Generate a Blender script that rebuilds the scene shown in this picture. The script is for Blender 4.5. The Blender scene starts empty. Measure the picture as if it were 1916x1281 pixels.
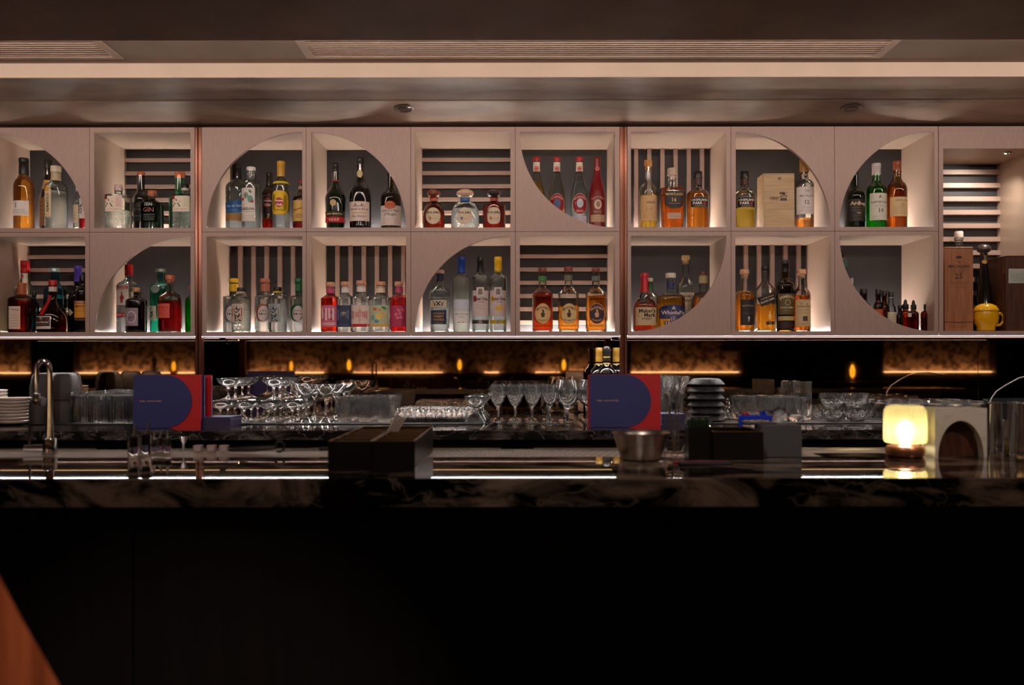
import bpy, math, random
from mathutils import Vector, Matrix
random.seed(7)
S = bpy.context.scene
COL = S.collection
# ------------------------------------------------------------------ camera
F = 1700.0; CX = 958.0; HY = 678.0; EYE = 1.287; ROLL = 0.0013
def px(u, v, D):
    """photo pixel -> world point at distance D in front of the camera"""
    v = v + ROLL*(u-CX); u = u - ROLL*(v-640)
    return Vector(((u-CX)/F*D, D, EYE+(HY-v)/F*D))
cam = bpy.data.cameras.new('camera'); camo = bpy.data.objects.new('camera', cam); COL.objects.link(camo)
camo.location = (0, 0, EYE); camo.rotation_euler = (math.pi/2, ROLL, 0)
cam.lens = F/1916*36; cam.sensor_width = 36; cam.shift_y = (HY-640.5)/1916
cam.clip_start = .05; cam.dof.use_dof = True; cam.dof.focus_distance = 3.8; cam.dof.aperture_fstop = 4.5
S.camera = camo
# ------------------------------------------------------------------ world, exposure, sampling
w = bpy.data.worlds.new('world'); S.world = w; w.use_nodes = True
w.node_tree.nodes['Background'].inputs[0].default_value = (1, .7, .5, 1)
w.node_tree.nodes['Background'].inputs[1].default_value = .004
vs = S.view_settings; vs.view_transform = 'Standard'; vs.look = 'None'; vs.gamma = 1; vs.exposure = 0
vs.use_curve_mapping = False
cy = S.cycles
cy.max_bounces = 14; cy.transmission_bounces = 12; cy.transparent_max_bounces = 32; cy.glossy_bounces = 6; cy.diffuse_bounces = 4
cy.caustics_reflective = False; cy.caustics_refractive = False; cy.sample_clamp_indirect = 18; cy.blur_glossy = .3
cy.use_denoising = True
# ------------------------------------------------------------------ lights of the room, and added unseen lights
def area(name, loc, rot, sx, sy, power, col, spread=180):
    l = bpy.data.lights.new(name, 'AREA'); l.shape = 'RECTANGLE'; l.size = sx; l.size_y = sy; l.energy = power; l.color = col; l.spread = math.radians(spread)
    o = bpy.data.objects.new(name, l); COL.objects.link(o); o.location = loc; o.rotation_euler = rot; return o
# row of recessed ceiling spots over the guests' side, aimed at the back bar
def spot(name, loc, target, power, col, ang, blend=.8, r=.04):
    l = bpy.data.lights.new(name, 'SPOT'); l.energy = power; l.color = col; l.spot_size = math.radians(ang); l.spot_blend = blend; l.shadow_soft_size = r
    o = bpy.data.objects.new(name, l); COL.objects.link(o); o.location = loc
    o.rotation_euler = (Vector(target)-Vector(loc)).to_track_quat('-Z', 'Y').to_euler(); return o
SPOTX = (-2.4, -1.2, 0, 1.2, 2.4)
for sx in SPOTX:
    spot('ceiling_spot_light', (sx, .85, 2.27), (sx*.95, 3.8, 1.35), 30, (1, .79, .69), 112)
# linear light hidden in the ceiling channel behind the near beam
area('channel_light', (0, 2.86, EYE+1.05), (math.radians(94), 0, 0), 5.6, .03, 13, (1, .79, .67))
spot('added_chair_spot', (-.25, -.7, 2.27), (-.44, .75, .98), 150, (1, .72, .5), 26)  # unseen spot added to light the chair back
for sx in (-2.0, 2.0):
    l = bpy.data.lights.new('added_bulb_light', 'POINT'); l.energy = 7; l.color = (1, .66, .44); l.shadow_soft_size = .06  # unseen bulbs added to brighten the ceiling and bar front
    o = bpy.data.objects.new('added_bulb_light', l); COL.objects.link(o); o.location = (sx, -1.0, 1.80)
# ------------------------------------------------------------------ materials
def lin(c):
    return tuple(((x/255)/12.92 if x/255 <= .04045 else ((x/255+.055)/1.055)**2.4) for x in c)+(1,)
MC = {}
def nodes(m):
    m.use_nodes = True; return m.node_tree.nodes, m.node_tree.links
def mat(name, c, rough=.5, metal=0, var=.06, scale=30, bump=0, spec=.5, coat=0, stretch=(1,1,1), c2=None, lo=.35, hi=.65, detail=4, sheen=0, sss=0):
    if name in MC: return MC[name]
    m = bpy.data.materials.new(name); N, L = nodes(m); p = N['Principled BSDF']
    tc = N.new('ShaderNodeTexCoord'); mp = N.new('ShaderNodeMapping'); nz = N.new('ShaderNodeTexNoise'); r = N.new('ShaderNodeValToRGB')
    mp.inputs['Scale'].default_value = stretch
    nz.inputs['Scale'].default_value = scale; nz.inputs['Detail'].default_value = detail
    L.new(tc.outputs['Object'], mp.inputs[0]); L.new(mp.outputs[0], nz.inputs['Vector']); L.new(nz.outputs['Fac'], r.inputs[0])
    a = lin(c); b = lin(c2) if c2 else tuple(min(1, x*(1+var)) for x in a[:3])+(1,)
    a2 = a if c2 else tuple(x*(1-var) for x in a[:3])+(1,)
    r.color_ramp.elements[0].color = a2; r.color_ramp.elements[1].color = b
    r.color_ramp.elements[0].position = lo; r.color_ramp.elements[1].position = hi
    L.new(r.outputs[0], p.inputs['Base Color'])
    p.inputs['Roughness'].default_value = rough; p.inputs['Metallic'].default_value = metal
    p.inputs['Specular IOR Level'].default_value = spec; p.inputs['Coat Weight'].default_value = coat; p.inputs['Coat Roughness'].default_value = .05
    if bump:
        bp = N.new('ShaderNodeBump'); bp.inputs['Strength'].default_value = bump; bp.inputs['Distance'].default_value = .004
        L.new(nz.outputs['Fac'], bp.inputs['Height']); L.new(bp.outputs[0], p.inputs['Normal'])
    MC[name] = m; return m
def emit(name, c, s):
    if name in MC: return MC[name]
    m = bpy.data.materials.new(name); N, L = nodes(m); p = N['Principled BSDF']
    p.inputs['Base Color'].default_value = (c[0]*.5, c[1]*.5, c[2]*.5, 1); p.inputs['Emission Color'].default_value = (*c, 1); p.inputs['Emission Strength'].default_value = s
    MC[name] = m; return m
def shell(name, c=(245,248,246), edge=None, gloss=.9, rough=.02):
    """thin-walled glass: tinted see-through wall, more tint where seen edge-on, Fresnel reflection"""
    if name in MC: return MC[name]
    m = bpy.data.materials.new(name); N, L = nodes(m); N.remove(N['Principled BSDF']); out = N['Material Output']
    tr = N.new('ShaderNodeBsdfTransparent'); gl = N.new('ShaderNodeBsdfGlossy'); gl.inputs['Roughness'].default_value = rough
    lw = N.new('ShaderNodeLayerWeight'); lw.inputs['Blend'].default_value = .35
    mx = N.new('ShaderNodeMix'); mx.data_type = 'RGBA'
    a = lin(c); e = lin(edge) if edge else tuple(x*.45 for x in a[:3])+(1,)
    mx.inputs[6].default_value = a; mx.inputs[7].default_value = e
    L.new(lw.outputs['Facing'], mx.inputs[0]); L.new(mx.outputs[2], tr.inputs[0])
    fr = N.new('ShaderNodeFresnel'); fr.inputs['IOR'].default_value = 1.5
    mm = N.new('ShaderNodeMath'); mm.operation = 'MULTIPLY_ADD'; mm.inputs[1].default_value = gloss; mm.inputs[2].default_value = .02
    L.new(fr.outputs[0], mm.inputs[0]); ms = N.new('ShaderNodeMixShader')
    L.new(mm.outputs[0], ms.inputs[0]); L.new(tr.outputs[0], ms.inputs[1]); L.new(gl.outputs[0], ms.inputs[2]); L.new(ms.outputs[0], out.inputs[0])
    MC[name] = m; return m
def glow(m, c, k):
    """slight cloudiness: part of the light is scattered through the body"""
    N, L = nodes(m); p = N['Principled BSDF']; tl = N.new('ShaderNodeBsdfTranslucent'); tl.inputs[0].default_value = lin(c); ms = N.new('ShaderNodeMixShader'); ms.inputs[0].default_value = k
    L.new(p.outputs[0], ms.inputs[1]); L.new(tl.outputs[0], ms.inputs[2]); L.new(ms.outputs[0], N['Material Output'].inputs[0])
def liquid(name, c, ior=1.34, rough=0, bump=0, cloud=.24):
    if name in MC: return MC[name]
    m = bpy.data.materials.new(name); N, L = nodes(m); p = N['Principled BSDF']
    p.inputs['Base Color'].default_value = lin(c); p.inputs['Transmission Weight'].default_value = 1; p.inputs['IOR'].default_value = ior; p.inputs['Roughness'].default_value = rough
    if bump:
        tc = N.new('ShaderNodeTexCoord'); nz = N.new('ShaderNodeTexVoronoi'); nz.inputs['Scale'].default_value = 130
        bp = N.new('ShaderNodeBump'); bp.inputs['Strength'].default_value = bump; bp.inputs['Distance'].default_value = .004
        L.new(tc.outputs['Object'], nz.inputs['Vector']); L.new(nz.outputs['Distance'], bp.inputs['Height']); L.new(bp.outputs[0], p.inputs['Normal'])
    MC[name] = m; glow(m, c, cloud); return m
def marble(name, dark, light, vein, scale=3, rough=.06, amt=.5, bias=.5):
    m = bpy.data.materials.new(name); N, L = nodes(m); p = N['Principled BSDF']
    tc = N.new('ShaderNodeTexCoord'); mp = N.new('ShaderNodeMapping'); mp.inputs['Rotation'].default_value = (.2, .3, .7); mp.inputs['Scale'].default_value = (1, 2.2, 2.2)
    n1 = N.new('ShaderNodeTexNoise'); n1.inputs['Scale'].default_value = scale; n1.inputs['Detail'].default_value = 9; n1.inputs['Distortion'].default_value = 1.6; n1.inputs['Roughness'].default_value = .62
    n2 = N.new('ShaderNodeTexNoise'); n2.inputs['Scale'].default_value = scale*2.1; n2.inputs['Detail'].default_value = 7; n2.inputs['Distortion'].default_value = .8
    L.new(tc.outputs['Object'], mp.inputs[0]); L.new(mp.outputs[0], n1.inputs['Vector']); L.new(mp.outputs[0], n2.inputs['Vector'])
    r1 = N.new('ShaderNodeValToRGB'); r1.color_ramp.elements[0].position = bias; r1.color_ramp.elements[0].color = lin(dark); r1.color_ramp.elements[1].position = bias+.16; r1.color_ramp.elements[1].color = lin(light)
    r2 = N.new('ShaderNodeValToRGB'); e = r2.color_ramp.elements; e[0].position = .485; e[0].color = (0,0,0,1); e[1].position = .5; e[1].color = (amt,)*3+(1,); e2 = e.new(.515); e2.color = (0,0,0,1)
    L.new(n1.outputs['Fac'], r1.inputs[0]); L.new(n2.outputs['Fac'], r2.inputs[0])
    mx = N.new('ShaderNodeMix'); mx.data_type = 'RGBA'; mx.inputs[7].default_value = lin(vein)
    L.new(r2.outputs[0], mx.inputs[0]); L.new(r1.outputs[0], mx.inputs[6]); L.new(mx.outputs[2], p.inputs['Base Color'])
    p.inputs['Roughness'].default_value = rough; p.inputs['Specular IOR Level'].default_value = .6
    MC[name] = m; return m
M_CAB = mat('taupe_lacquer', (176,151,141), .42, 0, .05, 240, .05, stretch=(1,1,.12))
M_IN = mat('taupe_lacquer_inside', (176,154,138), .30, 0, .04, 240, .04, stretch=(1,1,.12))
M_BACK = mat('charcoal_linen', (46,44,47), .62, 0, .12, 420, .15)
M_SLAT = mat('taupe_slat', (158,134,124), .45, 0, .05, 200)
M_PLASTER = mat('brushed_plaster', (196,170,150), .36, 0, 0, 1.9, .05, c2=(128,106,93), stretch=(1,2.6,2.6), detail=8, spec=.5)
M_PLASTER2 = mat('dark_plaster', (180,142,116), .7, 0, 0, 2.2, .05, c2=(150,114,92), detail=6)
M_FACE = mat('pale_plaster', (206,188,172), .6, 0, .05, 6, .04)
M_COPPER = mat('brushed_copper', (118,80,66), .26, 1, .1, 90, 0, stretch=(1,1,.02))
M_BLACK = mat('black_plastic', (14,13,13), .35, 0, .2, 60)
M_STEEL = mat('brushed_steel', (186,180,172), .34, 1, .06, 120, .02, stretch=(.05,1,1))
M_CHROME = mat('chrome', (222,226,236), .07, 1, .02, 20)
M_DRAWER = mat('dark_steel_drawer', (70,64,62), .4, .7, .08, 80)
M_BARF = mat('dark_stained_panel', (13,9,11), .6, 0, .3, 60, .05, stretch=(1,1,.05), spec=.2)
M_MARBLE = marble('dark_brown_marble', (18,14,13), (170,150,130), (190,172,150), 4.2, .018, .35, .47)
M_MARBLE2 = marble('grey_marble', (30,28,28), (96,88,84), (170,164,160), 3, .03, .35, .48)
M_WMARBLE = marble('pale_marble', (226,220,206), (205,196,180), (170,160,140), 6, .3, .3, .5)
M_WOOD = mat('red_brown_wood', (150,84,56), .24, 0, 0, 10, .03, c2=(84,38,22), stretch=(6,6,.35), coat=.5)
M_BOXW = mat('pale_box_wood', (206,178,140), .5, 0, 0, 12, .04, c2=(188,158,120), stretch=(.6,3,8))
M_OAK = mat('orange_box_wood', (170,112,76), .45, 0, 0, 14, .03, c2=(146,92,60), stretch=(8,3,.7))
M_WALNUT = mat('walnut', (92,54,38), .4, 0, 0, 14, .03, c2=(62,36,26), stretch=(8,3,.7))
M_GLASS = liquid('clear_glass', (250,250,250), 1.5, cloud=.012) #(M_GLASS, (235,235,235), .07)
M_LEDC = emit('led_cool_white', (.95, .97, 1), 11)
M_LEDW = emit('led_warm', (1, .56, .22), 7)
# ------------------------------------------------------------------ mesh building
class MB:
    def __init__(s): s.v = []; s.f = []
    def add(s, v, f):
        o = len(s.v); s.v += [tuple(p) for p in v]; s.f += [tuple(i+o for i in q) for q in f]; return s
    def box(s, x0, x1, y0, y1, z0, z1):
        v = [(x,y,z) for z in (z0,z1) for y in (y0,y1) for x in (x0,x1)]
        return s.add(v, [(0,2,3,1),(4,5,7,6),(0,1,5,4),(2,6,7,3),(0,4,6,2),(1,3,7,5)])
    def rbox(s, x0, x1, y0, y1, z0, z1, c=.002):
        """box with chamfered edges"""
        n = 3; v = []; f = []
        def ring(z, i):
            a,b,d,e = x0+i, x1-i, y0+i, y1-i; k = c
            return [(a+k,d,z),(b-k,d,z),(b,d+k,z),(b,e-k,z),(b-k,e,z),(a+k,e,z),(a,e-k,z),(a,d+k,z)]
        R = [ring(z0,c), ring(z0+c,0), ring(z1-c,0), ring(z1,c)]
        for r in R: v += r
        for j in range(3):
            for i in range(8): f.append((j*8+i, j*8+(i+1)%8, (j+1)*8+(i+1)%8, (j+1)*8+i))
        f.append(tuple(range(7,-1,-1))); f.append(tuple(range(24,32)))
        return s.add(v, f)
    def lathe(s, prof, seg=24, c=(0,0,0), sx=1, sy=1, n=2, flute=None, cap0=True, cap1=True, nfun=None, twist=0):
        """prof: (z, r) or (z, rx, ry, n)"""
        v = []; f = []; K = len(prof)
        for q in prof:
            z = q[0]; rx = q[1]*sx; ry = (q[2] if len(q) > 2 else q[1])*sy; nn = q[3] if len(q) > 3 else n
            for i in range(seg):
                t = 2*math.pi*i/seg + twist*z; ct, st = math.cos(t), math.sin(t)
                k = 1
                if flute: k = 1 + flute[1]*math.cos(flute[0]*2*math.pi*i/seg)
                if nn != 2:
                    e = 2/nn; X = math.copysign(abs(ct)**e, ct); Y = math.copysign(abs(st)**e, st)
                else: X, Y = ct, st
                v.append((c[0]+rx*X*k, c[1]+ry*Y*k, c[2]+z))
        for j in range(K-1):
            for i in range(seg): f.append((j*seg+i, j*seg+(i+1)%seg, (j+1)*seg+(i+1)%seg, (j+1)*seg+i))
        if cap0: f.append(tuple(range(seg-1,-1,-1)))
        if cap1: f.append(tuple((K-1)*seg+i for i in range(seg)))
        return s.add(v, f)
    def tube(s, pts, r, seg=8, closed=False):
        pts = [Vector(p) for p in pts]; v = []; f = []; K = len(pts); up = None
        rr = r if isinstance(r, (list, tuple)) else [r]*K
        for k, p in enumerate(pts):
            d = (pts[min(k+1,K-1)]-pts[max(k-1,0)]).normalized()
            if up is None: up = Vector((0,0,1)) if abs(d.z) < .9 else Vector((1,0,0))
            a = d.cross(up).normalized(); b = a.cross(d).normalized(); up = b
            for i in range(seg):
                t = 2*math.pi*i/seg; v.append(p + (a*math.cos(t)+b*math.sin(t))*rr[k])
        for k in range(K-1):
            for i in range(seg): f.append((k*seg+i, k*seg+(i+1)%seg, (k+1)*seg+(i+1)%seg, (k+1)*seg+i))
        f.append(tuple(range(seg-1,-1,-1))); f.append(tuple((K-1)*seg+i for i in range(seg)))
        return s.add(v, f)
    def prism(s, poly, y0, y1):
        """poly: list of (x,z), extruded along y"""
        n = len(poly); v = [(x,y0,z) for x,z in poly]+[(x,y1,z) for x,z in poly]
        f = [tuple(range(n)), tuple(range(2*n-1,n-1,-1))]
        f += [((i+1)%n, i, n+i, n+(i+1)%n) for i in range(n)]
        return s.add(v, f)
    def prismx(s, poly, x0, x1):
        """poly: list of (y,z), extruded along x"""
        n = len(poly); v = [(x0,y,z) for y,z in poly]+[(x1,y,z) for y,z in poly]
        f = [tuple(range(n)), tuple(range(2*n-1,n-1,-1))]
        f += [((i+1)%n, i, n+i, n+(i+1)%n) for i in range(n)]
        return s.add(v, f)
    def ball(s, c, r, seg=12, rings=7, sz=1):
        return s.lathe([(-r*sz*math.cos(math.pi*(j+.02)/(rings-.96)), r*math.sin(math.pi*(j+.02)/(rings-.96))) for j in range(rings)], seg, c)
    def shift(s, d):
        s.v = [(a+d[0], b+d[1], c+d[2]) for a,b,c in s.v]; return s
    def xf(s, M):
        s.v = [tuple(M @ Vector(p)) for p in s.v]; return s
def obj(name, mb, m, parent=None, smooth=35, loc=None, fix=True):
    me = bpy.data.meshes.new(name); me.from_pydata(mb.v, [], mb.f); me.update()
    if fix:
        import bmesh
        bm = bmesh.new(); bm.from_mesh(me); bmesh.ops.recalc_face_normals(bm, faces=bm.faces); bm.to_mesh(me); bm.free()
    if smooth:
        me.shade_smooth(); me.set_sharp_from_angle(angle=math.radians(smooth))
    for k in (m if isinstance(m, (list, tuple)) else [m]): me.materials.append(k)
    o = bpy.data.objects.new(name, me); COL.objects.link(o)
    if parent: o.parent = parent
    if loc is not None: o.location = loc
    return o
def tag(o, label, cat, group=None):
    o['label'] = label; o['category'] = cat
    if group: o['group'] = group
    return o
def thing(name, label, cat, loc=(0,0,0), rz=0, group=None):
    o = bpy.data.objects.new(name, None); COL.objects.link(o); o.empty_display_size = .02
    o.location = loc; o.rotation_euler = (0,0,rz); return tag(o, label, cat, group)
def struct(name, mb, m, parent=None, smooth=35):
    o = obj(name, mb, m, parent, smooth)
    if not parent: o['kind'] = 'structure'
    return o
def dup(root, loc, label, rz=None, group=None, sc=None):
    r = root.copy(); COL.objects.link(r); r.location = loc
    if rz is not None: r.rotation_euler = (0,0,rz)
    if sc: r.scale = sc
    r['label'] = label
    if group: r['group'] = group
    for ch in list(root.children):
        c = ch.copy(); COL.objects.link(c); c.parent = r
        for g in list(ch.children):
            d = g.copy(); COL.objects.link(d); d.parent = c
    return r
ORD = ['leftmost','second from left','third from left','fourth from left','fifth from left','sixth from left','seventh from left','eighth from left','ninth from left']
ROW = ['front row','second row back','third row back','fourth row back','fifth row back','rearmost row']
# ------------------------------------------------------------------ lettering
TC = {}
def text_mesh(t, bold=0, shear=0, sp=1):
    k = (t, bold, shear, sp)
    if k in TC: return TC[k]
    c = bpy.data.curves.new('lettering_source', 'FONT'); c.body = t; c.resolution_u = 1; c.offset = bold; c.shear = shear; c.space_character = sp; c.align_x = 'CENTER'
    o = bpy.data.objects.new('lettering_source', c); COL.objects.link(o)
    dg = bpy.context.evaluated_depsgraph_get(); me = o.evaluated_get(dg).to_mesh()
    v = [(p.co.x, p.co.y) for p in me.vertices]; f = [tuple(q.vertices) for q in me.polygons]
    o.evaluated_get(dg).to_mesh_clear(); bpy.data.objects.remove(o); bpy.data.curves.remove(c)
    if v:
        x0 = min(a for a,b in v); x1 = max(a for a,b in v); y0 = min(b for a,b in v); y1 = max(b for a,b in v); W = max(x1-x0,1e-6)
        v = [((a-(x0+x1)/2)/W, (b-(y0+y1)/2)/W) for a,b in v]; asp = (y1-y0)/W
    else: asp = 1
    TC[k] = (v, f, asp); return TC[k]
def put_text(mb, t, fmap, cx, cz, w, h=None, bold=.012, shear=0, rot=0, sp=1, arc=0):
    v, f, asp = text_mesh(t, bold, shear, sp)
    ky = 1 if not h else (h/w)/max(asp, 1e-6)
    out = []
    for a, b in v:
        x, z = a*w, b*w*ky
        if arc:   # bend the line over a circle of radius arc
            th = x/arc; x, z = (arc+z)*math.sin(th), (arc+z)*math.cos(th)-arc
        if rot: x, z = x*math.cos(rot)-z*math.sin(rot), x*math.sin(rot)+z*math.cos(rot)
        out.append(fmap(cx+x, cz+z))
    mb.add(out, f)
# ================================================================== SETTING
def XU(u): return (u-CX)/F*3.8
def ZV(v): return EYE+(HY-v)/F*3.8
RX = 7.0; YB = -3.5
M_FLOOR = mat('dark_wood_floor', (46,32,26), .35, 0, 0, 8, .03, c2=(30,20,16), stretch=(.5,6,1))
M_DARKW = mat('dark_wall_paint', (26,20,19), .6, 0, .1, 10)
M_TERR = mat('terrazzo', (170,150,128), .45, 0, 0, 17, .02, c2=(74,52,40), lo=.44, hi=.6, detail=6)
struct('floor', MB().box(-RX,RX,YB,4.4,-.06,0), M_FLOOR)
struct('wall_back', MB().box(-RX,RX,4.19,4.4,0,2.9), M_DARKW)
struct('wall_left', MB().box(-RX-.1,-RX,YB,4.4,0,2.9), M_DARKW)
struct('wall_right', MB().box(RX,RX+.1,YB,4.4,0,2.9), M_DARKW)
struct('wall_front', MB().box(-RX,RX,YB-.1,YB,0,2.9), M_TERR)
# ceiling: near slab, recessed channel with air vents, soffit over the cabinets
c = MB().box(-RX,RX,YB,2.82,EYE+1.0,EYE+1.3)
cl = struct('ceiling', c, M_PLASTER2)
tb = MB().box(-RX,RX,2.82,3.062,EYE+1.087,EYE+1.12).box(-RX,RX,3.222,3.30,EYE+1.087,EYE+1.12).box(-RX,-3.6,3.062,3.222,EYE+1.087,EYE+1.12).box(-1.415,-.70,3.062,3.222,EYE+1.087,EYE+1.12).box(1.285,RX,3.062,3.222,EYE+1.087,EYE+1.12).box(-RX,RX,2.82,3.30,EYE+1.125,EYE+1.3)
struct('trim_1', tb, mat('channel_plaster', (150,124,110), .6, 0, 0, 2.2, .05, c2=(130,106,94), detail=6))
struct('trim_2', MB().box(-RX,RX,3.296,3.304,EYE+1.0347,EYE+1.087), M_FACE)
struct('ceiling_soffit', MB().prismx([(3.304,1.0347+EYE),(3.568,1.031+EYE),(3.568,1.0275+EYE),(3.80,.997+EYE),(4.19,.997+EYE),(4.19,1.3+EYE),(3.304,1.3+EYE)], -RX, RX), M_PLASTER)
M_VENT = mat('vent_enamel', (190,164,146), .5, 0, .05, 30)
def vent(x0, x1, label, cx):
    z = EYE+1.087; t = thing('air_vent', label, 'air vent', (cx, 3.15, z)); dx = -cx; dy = -3.15
    y0, y1 = 3.062, 3.222
    b = MB(); b.box(x0-.03,x1+.03,y0-.02,y0,-.003,0).box(x0-.03,x1+.03,y1,y1+.022,-.003,0).box(x0-.03,x0,y0,y1,-.003,0).box(x1,x1+.03,y0,y1,-.003,0)
    obj('frame', b.shift((dx,dy,0)), M_VENT, t, 0)
    obj('backing', MB().box(x0+.001,x1-.001,y0+.001,y1-.001,.026,.030).shift((dx,dy,0)), M_BLACK, t, 0)
    n = 8; p = (y1-y0)/n
    m0 = None
    for k in range(n):
        if m0 is None:
            s = obj('slat', MB().prismx([(0,-.0012),(p*.44,-.0012),(p*.44,.0006),(0,.0006)], x0-cx, x1-cx), M_VENT, t, 0); m0 = s
        else:
            s = m0.copy(); COL.objects.link(s); s.parent = t
        s.location = (0, y0+k*p+p*.2-3.15, 0)
vent(-3.6, -1.415, 'slatted ceiling air vent running off the left edge', -2.0)
vent(-.70, 1.285, 'long slatted ceiling air vent over the middle of the bar', .3)
def downlight(u, v, label):
    D = 3.64; x = (u-CX)/F*D; y = D
    z = EYE + 1.0275 - (y-3.568)*(.0305/.232)
    t = thing('recessed_downlight', label, 'ceiling light', (x,y,z))
    a = math.atan(-.0305/.232)
    r = obj('trim_ring', MB().lathe([(.004,.030),(.002,.034),(-.003,.040),(-.0045,.037),(-.004,.031),(.0,.027)], 32, cap0=False, cap1=False), mat('downlight_ring', (120,112,106), .3, .4), t); r.rotation_euler = (a,0,0)
    l = obj('lens', MB().lathe([(-.0035,.001),(-.0035,.020),(-.001,.030)], 24, cap1=False), mat('downlight_lens', (70,62,58), .2, .3), t); l.rotation_euler = (a,0,0)
downlight(757, 211, 'round recessed downlight in the soffit, left of centre')
downlight(1593, 213, 'round recessed downlight in the soffit, towards the right')
# visible fittings of the room spots
for i, sx in enumerate(SPOTX):
    t = thing('ceiling_spot', 'recessed ceiling spot over the guest side, '+ORD[i], 'ceiling light', (sx,.85,EYE+1.0))
    obj('trim_ring', MB().lathe([(0,.062),(-.006,.06),(-.006,.05),(0,.048)], 24, cap0=False, cap1=False), M_BLACK, t)
# ------------------------------------------------------------------ bottle cabinets
TB = .018
LED = emit('cubby_led', (1, .93, .85), 170)
ZT, ZM, ZB = ZV(237.5), ZV(433.3), ZV(628)
UZ0, UZ1, LZ0, LZ1 = ZV(425.3), ZV(246.8), ZV(620), ZV(441.5)
BACK = 4.135
def cubby(par, u0, u1, o0, o1, row, arch, slats):
    """u0,u1 cell; o0,o1 opening (photo columns at the cabinet front); arch: None or corner 'bl','br','tl','tr'"""
    x0, x1, a0, a1 = XU(u0)+.0009, XU(u1)-.0009, XU(o0), XU(o1)
    zt, zb, q1, q0 = (ZT, ZM+.0009, UZ1, UZ0) if row == 'U' else (ZM-.0009, ZB, LZ1, LZ0)
    b = MB()
    b.box(x0,a0,3.8,BACK,zb,zt).box(a1,x1,3.8,BACK,zb,zt).box(a0,a1,3.8,BACK,q1,zt).box(a0,a1,3.8,BACK,zb,q0)
    c = obj('cubby_box', b, M_IN, par, 0)
    f = MB(); e = .0012
    f.box(x0,a0,3.8-e,3.8,zb,zt).box(a1,x1,3.8-e,3.8,zb,zt).box(a0,a1,3.8-e,3.8,q1,zt).box(a0,a1,3.8-e,3.8,zb,q0)
    obj('front_edge', f, M_CAB, c, 0)
    obj('back_panel', MB().box(a0,a1,4.118,4.134,q0,q1), M_BACK, c, 0)
    obj('led_strip', MB().box(a0+.006,a1-.006,4.082,4.090,q0+.0003,q0+.0045), LED, c, 0)
    if arch:
        cx = a0 if 'l' in arch else a1; cz = q0 if 'b' in arch else q1
        ex = a1 if 'l' in arch else a0; ez = q1 if 'b' in arch else q0
        rx, rz = abs(ex-cx), abs(ez-cz); sx = 1 if ex > cx else -1; sz = 1 if ez > cz else -1
        n = 40; pts = [(cx+sx*rx*math.cos(math.pi/2*i/n), cz+sz*rz*math.sin(math.pi/2*i/n)) for i in range(n+1)]
        v = []; ff = []   # strip between arc and the far corner sides
        outer = []
        for i in range(n+1):
            t = math.pi/2*i/n; k = 1/max(math.cos(t), math.sin(t))
            outer.append((cx+sx*rx*min(1, math.cos(t)*k), cz+sz*rz*min(1, math.sin(t)*k)))
        for y in (3.7988, 3.8168):
            v += [(p[0],y,p[1]) for p in pts]+[(p[0],y,p[1]) for p in outer]
        m = n+1
        for i in range(n):
            ff.append((i,i+1,m+i+1,m+i)); ff.append((2*m+i,3*m+i,3*m+i+1,2*m+i+1)); ff.append((i,2*m+i,2*m+i+1,i+1)); ff.append((m+i,m+i+1,3*m+i+1,3*m+i))
        obj('arched_panel', MB().add(v, ff), M_CAB, c, 30)
    W, Hh = a1-a0, q1-q0; m0 = None
    k = 0
    while slats:
        if slats == 'h':
            z = q1-.041-k*.0595
            if z < q0+.012: break
            bx = (a0,a1,4.096,4.118,z-.0175,z)
        else:
            off = .0415 if row == 'L' and u0 < 900 else -.006
            x = a0+off+k*.0595
            if x > a1-.004: break
            bx = (max(x,a0),min(x+.018,a1),4.096,4.118,q0+.006,q1)
        obj('slat', MB().box(*bx), M_SLAT, c, 0); k += 1
    return c
def cabinet(label, x, cells):
    t = thing('display_cabinet', label, 'cabinet')
    for a in cells: cubby(t, *a)
    return t
cabinet('taupe bottle cabinet at the left edge, left of the first copper post', 0, [
    (-30,168,-19,160,'U','bl',None), (168,365,177,357,'U',None,'h'), (-30,168,-19,160,'L',None,'h'), (168,365,177,357,'L','br',None)])
cabinet('wide taupe bottle cabinet of eight cubbies between the two copper posts', 0, [
    (378,573.5,387,566,'U','br',None), (573.5,769,583,760,'U','bl',None), (769,964.5,777,955.5,'U',None,'h'), (964.5,1160,973,1151,'U','tr',None),
    (378,573.5,387,566,'L',None,'v'), (573.5,769,583,760,'L',None,'v'), (769,964.5,777,955.5,'L','br',None), (964.5,1160,973,1151,'L',None,'h')])
cabinet('taupe bottle cabinet of six cubbies right of the second copper post', 0, [
    (1174,1368,1181,1359,'U',None,'v'), (1368,1562,1377,1554,'U','bl',None), (1562,1756,1571,1748,'U','br',None),
    (1174,1368,1181,1359,'L','tl',None), (1368,1562,1376,1554,'L',None,'v'), (1562,1756,1571,1748,'L','tr',None)])
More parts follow.
